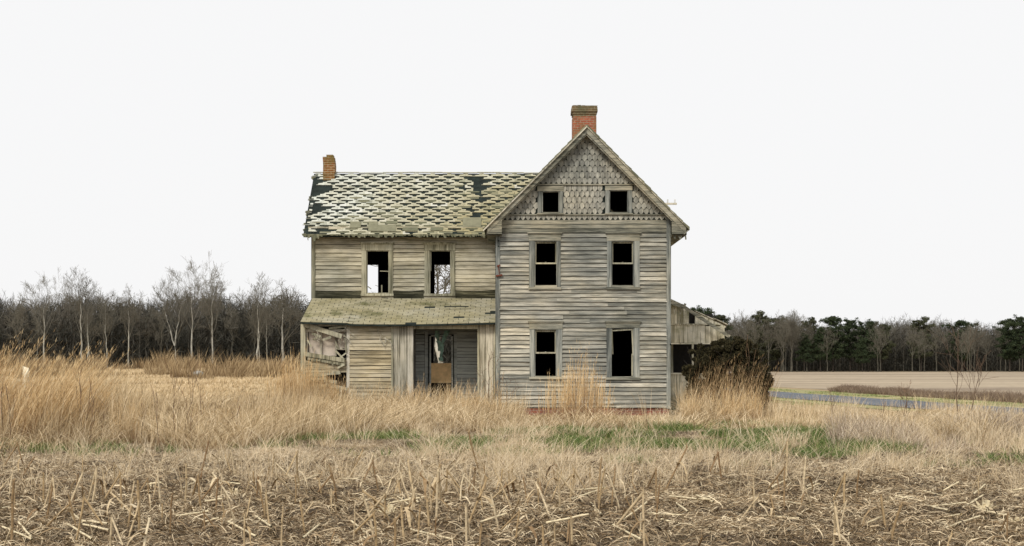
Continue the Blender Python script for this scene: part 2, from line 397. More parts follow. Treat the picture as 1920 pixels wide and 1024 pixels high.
sheet("verge", np.linspace(2.05, 5.2, 5), np.linspace(20, 240, 111), .018, vm, lambda A, B: (roadx(B)+A, B))
sheet("verge", np.linspace(-3.4, -2.05, 4), np.linspace(20, 240, 111), .018, vm, lambda A, B: (roadx(B)+A, B))

# ------------------------------------------------------------------ the house
random.seed(11)
HO = (2.2, 44.0, 0.0)
house = empty("abandoned_house", HO)
tag(house, "derelict two storey wooden farmhouse with grey clapboards, patchy shingle roof and empty windows", "house")
def mb(): return MB(HO)
YA = 41.0; YB = 43.5; YP = 41.45; YBK = 47.7; YAK = 50.0
def RX(px): return X(px, YA)
def RZ(py): return Z(py, YA)

def cut(x0, x1, holes, za, zb):
    iv = [(x0, x1)]
    for hx0, hx1, hz0, hz1 in holes:
        if hz0 < (za+zb)/2 < hz1:
            nv = []
            for a, b in iv:
                if hx1 <= a or hx0 >= b: nv.append((a, b)); continue
                if hx0 > a: nv.append((a, hx0))
                if hx1 < b: nv.append((hx1, b))
            iv = nv
    return iv
def clap(B, x0, x1, z0, z1, Y, e, holes, prot=.038, clip=None, miss=.004, wob=.005, split=(1.6, 4.0)):
    z = z0; row = 0
    while z < z1-.03:
        h = min(e*random.uniform(.93, 1.07), z1-z); lo, hi = x0, x1
        if clip: lo, hi = clip(z+h/2, lo, hi)
        if hi-lo > .15:
            for a, b in cut(lo, hi, holes, z, z+h):
                x = a
                while x < b-.01:
                    L = random.uniform(*split); xe = min(b, x+L)
                    if b-xe < .5: xe = b
                    if random.random() > miss:
                        r = random.random(); n = max(2, int((xe-x)/.35)); pr = prot*random.uniform(.7, 1.35); dz = random.uniform(-wob, wob)
                        tl = random.gauss(0, .004); gap = .002+abs(random.gauss(.005, .006))
                        prev = None
                        for i in range(n+1):
                            xx = x+(xe-x)*i/n; q = random.uniform(-1, 1)*.0025; py = pr+random.uniform(-1, 1)*.006
                            zb = z+gap+dz*.5+q+tl*(i/n-.5)*2
                            if i in (0, n) and random.random() < .18: py += random.uniform(.005, .03)
                            cur = (xx, zb, py)
                            if prev:
                                (xa, za_, pa), (xb_, zb_, pb) = prev, cur; g = .0015 if i == n else 0
                                B.face([(xa, Y-pa, za_), (xb_-g, Y-pb, zb_), (xb_-g, Y-.003, z+h-.001), (xa, Y-.003, z+h-.001)], r)
                                B.face([(xa, Y, za_), (xb_-g, Y, zb_), (xb_-g, Y-pb, zb_), (xa, Y-pa, za_)], r)
                            prev = cur
                        for xx, zz_, pp, sgn in ((x, z+dz, pr, 1), (xe, z+dz, pr, -1)):
                            B.face([(xx, Y, zz_), (xx, Y-pp, zz_), (xx, Y-.003, z+h)], r)
                    x = xe
        z += h; row += 1
def slab(B, x0, x1, z0, z1, y0, y1, holes, top=None):
    """wall with real openings: faces on both sides and in the reveals"""
    xs = sorted({x0, x1, *[v for h in holes for v in h[:2] if x0 < v < x1]}); zs = sorted({z0, z1, *[v for h in holes for v in h[2:] if z0 < v < z1]})
    def solid(i, j):
        if i < 0 or j < 0 or i >= len(xs)-1 or j >= len(zs)-1: return False
        cx, cz = (xs[i]+xs[i+1])/2, (zs[j]+zs[j+1])/2
        return not any(h[0] < cx < h[1] and h[2] < cz < h[3] for h in holes)
    for i in range(len(xs)-1):
        for j in range(len(zs)-1):
            if not solid(i, j): continue
            a, b, c, d = xs[i], xs[i+1], zs[j], zs[j+1]
            B.face([(a, y0, c), (b, y0, c), (b, y0, d), (a, y0, d)]); B.face([(a, y1, c), (a, y1, d), (b, y1, d), (b, y1, c)])
            if not solid(i-1, j): B.face([(a, y0, c), (a, y0, d), (a, y1, d), (a, y1, c)])
            if not solid(i+1, j): B.face([(b, y0, c), (b, y1, c), (b, y1, d), (b, y0, d)])
            if not solid(i, j-1): B.face([(a, y0, c), (a, y1, c), (b, y1, c), (b, y0, c)])
            if not solid(i, j+1): B.face([(a, y0, d), (b, y0, d), (b, y1, d), (a, y1, d)])

# openings measured in the photograph, (x0,x1,y_top,y_bottom)
WA = [((1003, 1044, 452, 535), (992, 1051, 438, 543), 'up'), ((1147, 1188, 452, 535), (1138, 1199, 438, 543), 'up'),
      ((1003, 1043, 618, 705), (993, 1054, 604, 711), 'up'), ((1146, 1188, 615, 706), (1137, 1199, 604, 712), 'crooked'),
      ((1017, 1048, 359, 398), (1008, 1056, 349, 402.5), 'attic'), ((1143, 1177, 357, 398), (1135, 1185, 349, 402.5), 'attic')]
WB = [((688, 729, 470, 549), (678, 737, 457, 555), 'b'), ((806, 845, 470, 551), (796, 853, 457, 555), 'b')]
def tr(r, Y): return (X(r[0], Y), X(r[1], Y), Z(r[3], Y), Z(r[2], Y))
XL, XR, ZB, ZE = RX(930), RX(1257), RZ(765), RZ(412)
XC, ZAP = RX(1099), RZ(247)
SL = (ZAP-ZE)/((XR-XL)/2)
holesA = [tr(a, YA) for a, _, _ in WA]; caseA = [tr(b, YA) for _, b, _ in WA]
holesB = [tr(a, YB) for a, _, _ in WB]; caseB = [tr(b, YB) for _, b, _ in WB]

# front wing: backing walls
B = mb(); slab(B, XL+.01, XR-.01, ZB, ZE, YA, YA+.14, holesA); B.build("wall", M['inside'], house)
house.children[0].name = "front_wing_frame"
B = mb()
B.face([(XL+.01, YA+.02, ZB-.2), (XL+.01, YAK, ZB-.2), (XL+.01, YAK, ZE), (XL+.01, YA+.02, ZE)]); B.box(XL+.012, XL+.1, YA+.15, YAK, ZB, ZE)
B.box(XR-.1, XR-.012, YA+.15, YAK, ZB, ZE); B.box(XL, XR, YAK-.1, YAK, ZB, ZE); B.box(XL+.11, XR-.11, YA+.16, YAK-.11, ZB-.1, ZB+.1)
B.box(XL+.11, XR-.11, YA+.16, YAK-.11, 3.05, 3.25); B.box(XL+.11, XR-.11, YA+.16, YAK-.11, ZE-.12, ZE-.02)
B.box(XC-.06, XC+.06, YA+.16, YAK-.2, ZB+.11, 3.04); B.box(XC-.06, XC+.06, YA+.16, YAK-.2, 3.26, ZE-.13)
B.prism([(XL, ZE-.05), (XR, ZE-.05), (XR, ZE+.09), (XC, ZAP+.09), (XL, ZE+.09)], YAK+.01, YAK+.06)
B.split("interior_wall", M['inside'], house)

for xs_, sg in ((XL, -1), (XR, 1)):      # the two long sides of the front wing, clad like the front
    B = mb(); z = ZB
    while z < ZE-.06:
        y = YA+.13; e_ = .129
        while y < YAK-.05:
            ye = min(YAK, y+random.uniform(1.8, 4)); r_ = random.random(); g_ = .003+abs(random.gauss(.004, .004))
            xo = xs_+sg*.028; xi = xs_+sg*.002
            B.face([(xo, y, z+g_), (xo, ye, z+g_), (xi, ye, z+e_), (xi, y, z+e_)], r_); B.face([(xs_, y, z+g_), (xs_, ye, z+g_), (xo, ye, z+g_), (xo, y, z+g_)], r_); y = ye
        z += e_
    B.build("side_wall", M['siding'], house)
def rake(z, lo, hi):
    if z <= ZE: return lo, hi
    d = (ZAP-z)/SL; return max(lo, XC-d+.02), min(hi, XC+d-.02)
zband = Z(412, YA)
B = mb(); clap(B, XL+.10, XR-.10, ZB, Z(437, YA), YA, .129, caseA, miss=.006)
wa = B.build("clapboard_wall", M['siding'], house)
B = mb()
zz = [Z(437, YA), Z(428.5, YA), Z(420.5, YA), Z(412.5, YA)]
for a, b in zip(zz, zz[1:]):
    B.box(XL+.10, XR-.10, YA-.03, YA-.001, a+.008, b-.004)
    B.box(XL+.10, XR-.10, YA-.036, YA-.03, b-.02, b-.006)
B.build("frieze_board", M['trimh'], wa)
B = mb()
for xa, xb in ((XL, XL+.125), (XR-.125, XR)):
    B.box(xa, xb, YA-.045, YA+.005, ZB-.02, ZE+.10)
    B.box(xa+(.0 if xa > 0 else -.02), xb+(.02 if xa > 0 else 0), YA+.006, YA+.12, ZB-.02, ZE-.02)
B.split("corner_board", M['trim'], wa)

# hexagonal wooden shingles in the gable
B = mb()
sw, se = .158, .178; z = Z(402, YA)+.0; rows = []
zt = ZAP
def shingle_rows(z0, z1, clipx, holes, point=True):
    z = z1; i = 0
    while z > z0-.02:
        zl = z-se; off = (i % 2)*sw/2
        x = XL-.2+off
        while x < XR+.2:
            cx = x+sw/2; zm = z-se*.5
            lo, hi = clipx(zm)
            if lo-.02 < cx < hi+.02 and not any(h[0]-.02 < cx < h[1]+.02 and h[2]-.01 < zm < h[3]+.01 for h in holes):
                if random.random() > .001:
                    w2 = sw/2-.005+random.uniform(-.003, .003); zb = max(zl+random.uniform(-.010, .012), z0+.0); p = .07 if point else .0
                    yf = YA-.026-random.uniform(0, .008); yb = YA-.004; r = random.random()
                    tp = z+.03
                    f = [(cx-w2, yb, tp), (cx-w2, yf, zb+p), (cx-w2*.15, yf-.002, zb-.012), (cx+w2*.15, yf-.002, zb-.012), (cx+w2, yf, zb+p), (cx+w2, yb, tp)]
                    if zb+p > z: f = None
                    if f:
                        B.face(f, r)
                        g = [(a, YA, c) for a, _, c in f]
                        for k in range(1, 4): B.face([g[k], g[k+1], f[k+1], f[k]], r)
            x += sw
        z -= se; i += 1
B.prism([(XC-.26, ZAP-.26*SL-.02), (XC+.26, ZAP-.26*SL-.02), (XC, ZAP-.02)], YA-.02, YA-.004, .4)
cx_ = lambda z: rake(z, XL+.12, XR-.12)
shingle_rows(Z(346, YA), ZAP-.02, cx_, [])
shingle_rows(Z(402, YA), Z(349, YA), cx_, caseA[4:])
shingle_rows(Z(413, YA)+.01, Z(403.5, YA), cx_, [])
ga = B.build("gable_wall", M['scale'], house)
B = mb(); B.prism([(XL+.02, ZE+.001), (XR-.02, ZE+.001), (XC, ZAP-.02)], YA-.003, YA+.0)
# gable backing is cut so that the attic windows stay open
B = mb()
zb0, zb1 = caseA[4][2]+.0, caseA[4][3]
def trap(z0, z1, xs0=None, xs1=None):
    l0, h0 = rake(z0, XL, XR); l1, h1 = rake(z1, XL, XR)
    B.face([(l0, YA-.002, z0), (h0, YA-.002, z0), (h1, YA-.002, z1), (l1, YA-.002, z1)], .1)
trap(ZE, holesA[4][2]); trap(holesA[4][3]+.04, ZAP-.03)
l0, h0 = rake(holesA[4][2], XL, XR); l1, h1 = rake(holesA[4][3]+.04, XL, XR)
a4, a5 = holesA[4], holesA[5]
B.face([(l0, YA-.002, a4[2]), (a4[0], YA-.002, a4[2]), (a4[0], YA-.002, a4[3]+.04), (l1, YA-.002, a4[3]+.04)], .1)
B.face([(a4[1], YA-.002, a4[2]), (a5[0], YA-.002, a4[2]), (a5[0], YA-.002, a4[3]+.04), (a4[1], YA-.002, a4[3]+.04)], .1)
B.face([(a5[1], YA-.002, a4[2]), (h0, YA-.002, a4[2]), (h1, YA-.002, a4[3]+.04), (a5[1], YA-.002, a4[3]+.04)], .1)
B.build("backing_board", M['felt'], ga)
B = mb()
for py in (346.5, 403):
    lo, hi = rake(Z(py, YA), XL+.12, XR-.12); B.box(lo+.05, hi-.05, YA-.058, YA-.006, Z(py, YA)-.018, Z(py, YA)+.022)
B.split("trim_strip", M['trimh'], ga)

def window(hole, case, Y, kind, trimv, trimh):
    x0, x1, z0, z1 = hole; c0, c1, d0, d1 = case
    B = mb(); sillh = .075 if kind != 'attic' else .04
    for a, b in ((x0-.02, x0+.012), (x1-.012, x1+.02)): B.box(a, b, Y-.028, Y+.12, z0, z1-.021)
    B.box(x0-.02, x1+.02, Y-.028, Y+.12, z1-.02, z1+.003)
    w_ = B.build("window", trimv, house)
    B = mb(); B.box(c0, x0-.021, Y-.05, Y+.02, d0+sillh, z1+.0); B.box(x1+.021, c1, Y-.05, Y+.02, d0+sillh, z1); B.split("casing", trimv, w_)
    B = mb(); B.box(c0-.01, c1+.01, Y-.056, Y+.02, z1+.004, d1)
    if kind in ('up', 'b', 'crooked'):
        B.box(c0-.05, c1+.05, Y-.10, Y-.0, d1+.001, d1+.035); B.box(c0-.03, c1+.03, Y-.08, Y-.0, d1-.03, d1)
    B.build("lintel", trimh, w_)
    B = mb(); B.box(c0-.02, c1+.02, Y-.085, Y+.12, d0, d0+sillh-.002); 
    if z0 > d0+sillh: B.box(x0-.01, x1+.01, Y-.03, Y+.03, d0+sillh, z0)
    B.build("sill", trimh, w_)
    # stops and jamb strips
    zm = (z0+z1)/2
    if kind == 'up':
        B = mb(); B.box(x0+.013, x1-.013, Y+.03, Y+.07, zm-.025, zm+.02, .9)
        B.box(x0+.013, x0+.045, Y+.035, Y+.065, zm+.02, z1-.021); B.box(x1-.045, x1-.013, Y+.035, Y+.065, zm+.02, z1-.021)
        B.box(x0+.046, x1-.046, Y+.035, Y+.065, z1-.07, z1-.022)
        B.box((x0+x1)/2-.02, (x0+x1)/2+.02, Y+.02, Y+.05, zm+.021, zm+.038)
        B.build("sash", M['trim_b'], w_)
    if kind == 'crooked':
        B = mb(); R_ = Matrix.Rotation(math.radians(-2.5), 3, 'Y')
        B.box(x0+.015, x0+.05, Y-.01, Y+.03, zm-.06, z1-.03, .8, R_); B.box(x1-.05, x1-.015, Y-.01, Y+.03, zm-.1, z1-.06, .8, R_)
        B.box(x0+.03, x1-.03, Y-.01, Y+.03, z1-.085, z1-.045, .9, Matrix.Rotation(math.radians(-3.5), 3, 'Y'))
        B.box(x1-.06, x1-.02, Y+.035, Y+.07, z0+.02, zm-.05, .8)
        B.build("sash", M['trim_b'], w_)
    return w_
for (h, c, k) in WA: window(tr(h, YA), tr(c, YA), YA, k, M['trim'], M['trimh'])
wbs = [window(tr(h, YB), tr(c, YB), YB, k, M['trim_b'], M['trim_b']) for (h, c, k) in WB]
# leftovers of the sashes in the left wing
h = holesB[0]; B = mb(); B.beam((h[0]+.42, YB+.08, Z(508, YB)), (h[1]-.02, YB+.08, Z(508.5, YB)), .02, .025, .9); B.beam((h[0]+.02, YB+.1, Z(537, YB)), (h[0]+.13, YB+.1, Z(541.5, YB)), .03, .03, .1); B.box(h[1]-.26, h[1]-.22, YB+.1, YB+.13, h[2], h[2]+.26, .5)
B.split("sash_remnant", M['trim_b'], wbs[0])
h = holesB[1]; B = mb(); B.box(h[0]+.014, h[0]+.045, YB+.04, YB+.07, Z(508, YB), h[3]-.03, .95); B.split("sash_remnant", M['trim_b'], wbs[1])

# front wing roof
ROY0, ROY1 = YA-.38, YAK+.3
def rz(x, top=.0): return ZAP+.13+top-abs(x-XC)*SL
XEL, XER = RX(1099)-3.13, RX(1099)+3.13
B = mb()
for sgn, xe in ((-1, XEL), (1, XER)):
    n = 16
    for i in range(n):
        xa, xb = XC+(xe-XC)*i/n, XC+(xe-XC)*(i+1)/n
        j = lambda: random.uniform(-.01, .012)
        t0, t1 = .028+j(), .052+j()
        pts = [(xa, rz(xa, t0)), (xb, rz(xb, t1)), (xb, rz(xb, -.035)), (xa, rz(xa, -.035))]
        B.prism(pts, ROY0+random.uniform(-.03, .02), ROY1, random.random())
ra = B.build("roof", M['shingle_olive'], house)
B = mb()   # thin pale drip edge on the left slope, boards under it
def rakeboard(xa, xb, z_off, w_, y0, y1, r=None):
    B.prism([(xa, rz(xa, z_off)), (xb, rz(xb, z_off)), (xb, rz(xb, z_off-w_)), (xa, rz(xa, z_off-w_))], y0, y1, r)
for sgn, xe in ((-1, XEL), (1, XER)):
    rakeboard(XC, xe-sgn*.10, -.037, .20, ROY0+.03, ROY0+.075)
    rakeboard(XC, xe-sgn*.16, -.165, .13, ROY0+.077, ROY0+.11)
bb = B.build("barge_board", M['trimh'], ra)
B = mb(); rakeboard(XC+.01, XEL-.03, .0, .05, ROY0-.03, ROY0+.028, .8); rakeboard(XC-.012, XER, -.0, .032, ROY0-.012, ROY0+.028, .3)
B.split("drip_edge", M['plank'], ra)
B = mb()  # soffits
for sgn, xe in ((-1, XEL), (1, XER)):
    rakeboard(XC, xe-sgn*.1, -.04, .02, ROY0+.08, YA-.001, .2)
    B.box(*sorted((xe-sgn*.1, XC+sgn*(XR-XC)-sgn*.0)), YA-.34, ROY1, rz(xe)-.17, rz(xe)-.15, .2)
    B.box(*sorted((xe-sgn*.1, xe-sgn*.07)), ROY0+.12, ROY1, rz(xe)-.17, rz(xe)-.02, .4)
    B.prism([(xe-sgn*.10, rz(xe)-.17), (XC+sgn*(XR-XC), rz(xe)-.17), (XC+sgn*(XR-XC), rz(XC+(XR-XC))-.06), (xe-sgn*.10, rz(xe)-.03)], YA-.34, YA-.30, .3)
B.build("soffit", M['trimh'], ra)
B = mb()  # broken lookouts at the right eave
for k in range(5):
    x = XER-.12-.11*k; B.beam((x, YA-.30+.02*k, rz(XER)-.16), (x+random.uniform(-.05, .09), YA-.28, rz(XER)-.16-random.uniform(.06, .2)), .035, .03, .05)
B.beam((XER-.02, ROY0+.05, rz(XER)-.02), (XER-.17, ROY0+.05, rz(XER)-.16), .03, .02, .9)
B.split("broken_rafter_end", M['trimh'], ra)

# chimneys
def chimney(px0, px1, ptop, Y, depth, zbot, mat, capmat, rough):
    x0, x1 = X(px0, Y), X(px1, Y); zt = Z(ptop, Y)
    B = mb(); hc = 0
    if rough: # crumbling: the left column of bricks is lower
        z = zbot
        while z < zt-.01:
            j = random.uniform(-.008, .012); bul = .03*max(0, math.sin((z-zbot)/(zt-zbot)*3.1))
            B.box(x0+j, (x1 if z < zt-.12 else x1-.05)+j+bul, Y-depth/2+j, Y+depth/2+j, z, z+.0765) if z < zt-.10 else B.box(x0+.12, x1-.02, Y-depth/2, Y+depth/2-.05, z, z+.07)
            z += .078
        return B.build("chimney", mat, house)
    B.box(x0+.035, x1-.035, Y-depth/2+.035, Y+depth/2-.035, zbot, zt-.36); c = B.build("chimney", mat, house)
    B = mb(); z = zt-.36
    for k, (o, hh) in enumerate(((.02, .078), (.0, .078), (-.035, .078), (-.03, .07), (-.02, .056))):
        B.box(x0+.03+o, x1-.03-o, Y-depth/2+.03+o, Y+depth/2-.03-o, z, z+hh-.002); z += hh
    for a in np.arange(x0+.05, x1-.1, .14): B.box(a, a+.12, Y-depth/2+.03, Y-depth/2+.1, z, z+random.uniform(0, .022))
    B.build("chimney_cap", capmat, c); return c
chimney(1071, 1119, 202, 45.0, .8, 7.6, M['brick'], M['brick_cap'], False)
chimney(607, 627, 292, 45.4, .42, 7.6, M['brick_ol'], None, True)

# foundation
B = mb()
B.box(XL+.06, XR-.04, YA+.015, YA+.3, -.3, ZB+.02); B.box(XL+.05, XL+.3, YA+.3, YAK, -.3, ZB); B.box(XR-.3, XR-.05, YA+.3, YAK, -.3, ZB)
B.build("foundation", M['found'], house)

# left wing: back part, upper storey
XBL = X(585, YB); ZBE = Z(432, YB); ZBT = Z(558, YB)
EY, EZ = 43.08, Z(441, 43.08); RY = 45.45; RZt = Z(326, 45.45); XRL = X(567, 43.1)
doorB = (X(803, YB), X(851, YB), .45, Z(627, YB))
winR = [(-5.6, -4.78, 3.7, Z(497, 47.7)), (X(815, 47.7), X(862, 47.7), 3.7, Z(497, 47.7)), (X(813, 47.7), X(848, 47.7), Z(681, 47.7), Z(632, 47.7))]
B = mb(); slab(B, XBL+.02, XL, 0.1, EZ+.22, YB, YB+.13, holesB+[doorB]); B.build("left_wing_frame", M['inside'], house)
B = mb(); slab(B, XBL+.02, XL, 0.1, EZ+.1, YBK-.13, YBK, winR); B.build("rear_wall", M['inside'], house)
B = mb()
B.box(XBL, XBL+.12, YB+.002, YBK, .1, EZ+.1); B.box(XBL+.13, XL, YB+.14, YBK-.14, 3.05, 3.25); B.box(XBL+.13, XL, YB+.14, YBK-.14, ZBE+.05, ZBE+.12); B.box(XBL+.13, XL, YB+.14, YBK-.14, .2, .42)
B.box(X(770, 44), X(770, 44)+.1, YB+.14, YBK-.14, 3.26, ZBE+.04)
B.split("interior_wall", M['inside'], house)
B = mb(); B.prism([(0, 0)], 0, 0) if False else None
# left gable end of the wing
B.face([(XBL-.01, YB, ZBE), (XBL-.01, YBK, ZBE), (XBL-.01, (YB+YBK)/2, RZt-.1)]); B.box(XBL-.012, XBL-.002, YB, YBK, .1, ZBE)
B.build("side_wall", M['siding_b'], house)
B = mb(); clap(B, XBL+.10, XL+.02, ZBT-.05, ZBE+.08, YB, .136, caseB, prot=.028, miss=.0)
wb = B.build("clapboard_wall", M['siding_b'], house)
B = mb(); B.box(XBL-.02, XBL+.11, YB-.045, YB+.02, ZBT-.03, ZBE+.1); B.split("corner_board", M['trim_b'], wb)
B = mb(); z0 = ZBT
for a, b in cut(XBL+.11, XL, [(c[0]-.02, c[1]+.02, -9, 99) for c in caseB], 0, 1):
    B.prism([(a, ZBT-.03), (b, ZBT-.03), (b, ZBT+.25+random.uniform(-.03, .03)), ((a+b)/2, ZBT+.20), (a, ZBT+.23)], YB-.052, YB-.046, .2)
B.build("rotten_skirt", M['rot'], wb)
B = mb()
for k in range(18):
    z = ZBT+.3+k*.1; B.beam((XL-.03, YB-.3, z), (XL+.01, YB-.06, z+.05), .05, .02, random.random())
B.build("siding_end", M['siding_b'], wb)

# left wing roof
sv = Vector((0, RY-EY, RZt-EZ)); SLEN = sv.length; su = sv.normalized(); nn = Vector((0, -su.z, su.y))
XRR = 1.75
def rp(x, s, o=0): # point on the front slope: s metres up from the eave
    return (x, EY+su.y*s+nn.y*o, EZ+su.z*s+nn.z*o)
B = mb(); nxs = 30
def sag(x): return -.045*math.sin(math.pi*min(1, max(0, (x-XRL)/8)))
for i in range(nxs):
    xa, xb = XRL+.03+(XRR-XRL)*i/nxs, XRL+.03+(XRR-XRL)*(i+1)/nxs
    P = [rp(xa, 0, 0), rp(xb, 0, 0), rp(xb, SLEN, 0), rp(xa, SLEN, 0)]
    Q = [rp(xa, 0, -.09), rp(xb, 0, -.09), rp(xb, SLEN, -.09), rp(xa, SLEN, -.09)]
    B.face(P, .3); B.face(Q[::-1], .3); B.face([Q[0], Q[1], P[1], P[0]], .3)
    if i == 0: B.face([Q[0], P[0], P[3], Q[3]], .3)
    by = 2*RY-EY
    B.face([rp(xa, SLEN), rp(xb, SLEN), (xb, by, EZ), (xa, by, EZ)], .3)
    B.face([rp(xb, SLEN, -.09), rp(xa, SLEN, -.09), (xa, by, EZ-.12), (xb, by, EZ-.12)], .3)
rb = B.build("roof", M['felt'], house)
B = mb(); BO = mb(); per = .557; rowh = SLEN/20.0; nrow = 20
def polyplate(Bx, pts, r, o=.012, th=.014):
    pts = [(x+random.uniform(-.006, .006), s_+random.uniform(-.005, .005)) for x, s_ in pts]
    Bx.face([rp(x, s_, o+th) for x, s_ in pts], r)
    for a, b in zip(pts, pts[1:]+pts[:1]): Bx.face([rp(*a, o), rp(*b, o), rp(*b, o+th), rp(*a, o+th)], r)
def plate(Bx, xa, xb, sa, sb, r, o=.012, th=.014):
    j = lambda a=.006: random.uniform(-a, a)
    pts = [(xa+j(), sa+j()), (xb+j(), sa+j()), (xb+j(), sb+j()), (xa+j(), sb+j())]
    lift = [random.uniform(0, .012), random.uniform(0, .012), 0, 0]
    P = [rp(x, s, o+th+l) for (x, s), l in zip(pts, lift)]; Q = [rp(x, s, o) for x, s in pts]
    Bx.face(P, r); Bx.face([Q[0], Q[1], P[1], P[0]], r); Bx.face([Q[1], Q[2], P[2], P[1]], r); Bx.face([Q[3], Q[0], P[0], P[3]], r)
def hole_at(x, s):
    px = 960+x*F/(EY+su.y*s); py = HZ-(EZ+su.z*s-CAMZ)*F/(EY+su.y*s)
    for hx, hy, rx_, ry_ in ((591, 352, 11, 15), (594, 392, 18, 8), (897, 352, 11, 13), (901, 341, 16, 6), (905, 374, 10, 8), (884, 395, 11, 5), (612, 354, 12, 6), (888, 333, 6, 6), (585, 440, 22, 4), (592, 338, 9, 7), (640, 352, 6, 4), (570, 415, 5, 6), (606, 430, 12, 4), (870, 350, 5, 4), (915, 395, 7, 4), (850, 440, 9, 3), (760, 441, 9, 3), (576, 432, 5, 8), (892, 406, 10, 5)):
        q = ((px-hx)/rx_)**2+((py-hy)/ry_)**2
        if q < 1+random.uniform(-.35, .35): return True
    return False
for i in range(nrow):
    s0 = i*rowh; off = (i % 2)*per/2; t = i/nrow
    k0 = -1
    x = XRL-.1+off-per
    while x < XRR:
        cx = x+per/2
        zc = EZ+su.z*(s0+rowh/2)
        if cx+per*.6 < XRL or zc < rz(cx)-.35: x += per; continue
        r = random.random(); hb = .080+random.uniform(-.022, .02); bw = .20+random.uniform(-.02, .02); st = .034+random.uniform(0, .03)
        sB = s0; sT = s0+rowh-hb; sM = sB+.018
        x0, x1 = max(x, XRL+random.uniform(-.05, .05)), x+per
        if not hole_at(cx-.2, s0+.08):
            if x0 < cx-bw-.03: polyplate(B, [(x0, sM), (cx-st, sM), (cx-st*1.5, sT-.01), (cx-bw, sT+.008), (x0, sT+.008)], r); plate(B, x0, cx-.0, sB-.002, sM, r)
            if x0 < cx-bw-.03: plate(B, x0, cx-bw, sT+.007, s0+rowh, r)
        if not hole_at(cx+.2, s0+.08):
            r2 = r if random.random() < .7 else random.random()
            polyplate(B, [(cx+st, sM), (x1, sM), (x1, sT+.008), (cx+bw, sT+.008), (cx+st*1.5, sT-.01)], r2) if x0 < cx else None; plate(B, max(x0, cx), x1, sB-.002, sM, r2)
            if x1 > cx+bw: plate(B, max(x0, cx+bw), x1, sT+.007, s0+rowh, r2)
        # towards the lower right the dark cuts are filled with olive, worn shingle
        pr = (1-t)*1.25-.36+.09*(x+3.5)+.45*(fbm(x*.9+3, i*.35, 5)-.5)*2
        if random.random() < pr and cx-bw > XRL and not hole_at(cx, s0+.08): plate(BO, cx-bw-.0, cx+bw, sT, s0+rowh, random.random(), .004, .01)
        x += per
# whole olive patches near the eave and the smooth area at the lower right
for px, py, wd, nr in ((667, 424, .35, 2), (700, 424, .3, 2), (718, 431, .9, 2), (734, 419, .35, 1), (770, 433, .5, 1), (820, 433, .4, 1), (885, 419, .6, 3)):
    s = ((Z(py, 43.6)-EZ))/su.z; x = X(px, 43.5); plate(BO, x-wd/2, x+wd/2, s-rowh*nr/2, s+rowh*nr/2, random.random(), .03, .01)
B.build("shingles", M['shingle'], rb); BO.build("olive_shingles", M['shingle_olive'], rb)
B = mb()
x = XRL
while x < 1.2:
    L = random.uniform(.3, .9); q = random.uniform(-.01, .02)
    B.box(x, x+L, RY-.06, RY+.06, RZt+.02+q, RZt+.045+q, random.choice((.5, .95))); x += L
B.build("ridge_cap", M['shingle'], rb)
B = mb()  # ragged shingle tatters hanging at the eave
for k in range(190):
    x = random.uniform(XRL-.03, -.9); d = random.choice((.02, .03, .05, .09))*random.uniform(.6, 1.2)*(2.0 if x < XRL+.5 else 1); wd = random.uniform(.04, .16)
    if -6.2 < x < -5.5: d *= .3
    B.prism([(x, EZ+.03), (x+wd, EZ+.03), (x+wd*.8, EZ-d), (x+wd*.3, EZ-d*.8)], EY-.035-random.uniform(0, .02), EY-.02, random.random())
for k in range(14):
    s = random.uniform(0, SLEN); p = rp(XRL-.0, s, 0); B.prism([(p[0]-random.uniform(.01, .07), p[2]), (p[0]+.1, p[2]+.02), (p[0]+.1, p[2]-.08), (p[0], p[2]-.07)], p[1], p[1]+.02, random.random())
B.build("tattered_edge", M['shingle_olive'], rb)
B = mb(); B.box(XBL-.1, XL-.1, YB-.18, YB-.15, ZBE+.0, ZBE+.10, .1); B.box(XBL-.1, XL-.1, YB-.15, YB-.05, ZBE+.08, ZBE+.1, .1)
B.box(-5.95, -5.5, YB-.22, YB-.19, ZBE-.02, ZBE+.09, .9, Matrix.Rotation(.1, 3, 'Y'))
B.build("eave_board", M['siding_b'], rb)

# porch across the left wing
XPL = X(565, YP); XPR = XL-.01
PEY, PEZ = YP-.30, Z(604, YP-.30); PTZ = Z(558, YB)-.02
def pp(x, s, o=0):  # s 0..1 up the slope
    sagz = -.07*math.sin(math.pi*max(0, min(1, (x-XPL)/(XPR-XPL)*.85+.1)))*(1-s)+.03*(1-s)*(1 if x < -5 else 0)
    return (x, PEY+(YB-PEY)*s, PEZ+(PTZ-PEZ)*s+sagz+o)
B = mb(); NR = 15; NX = 46
xl = lambda s: X(563, PEY)+.02*s
for j in range(NR):
    s0, s1 = j/NR, (j+1)/NR
    xs = [xl(s0)]; x = xl(s0)+(.16 if j % 2 else .32)-.0
    while x < XPR-.05: xs.append(x); x += .325
    xs.append(XPR)
    for a, b in zip(xs, xs[1:]):
        r = random.random()
        if r > .985: continue
        lf = .016+random.uniform(-.003, .005)
        if random.random() < .02: lf += .02
        p = [pp(a+.009, s0, lf), pp(b-.009, s0, lf), pp(b-.006, s1, .003), pp(a+.006, s1, .003)]
        q = [pp(a+.009, s0, -.002), pp(b-.009, s0, -.002)]
        B.face(p, r); B.face([q[0], q[1], p[1], p[0]], r)
pr = B.build("porch_roof", M['porch_shingle'], house)
B = mb()
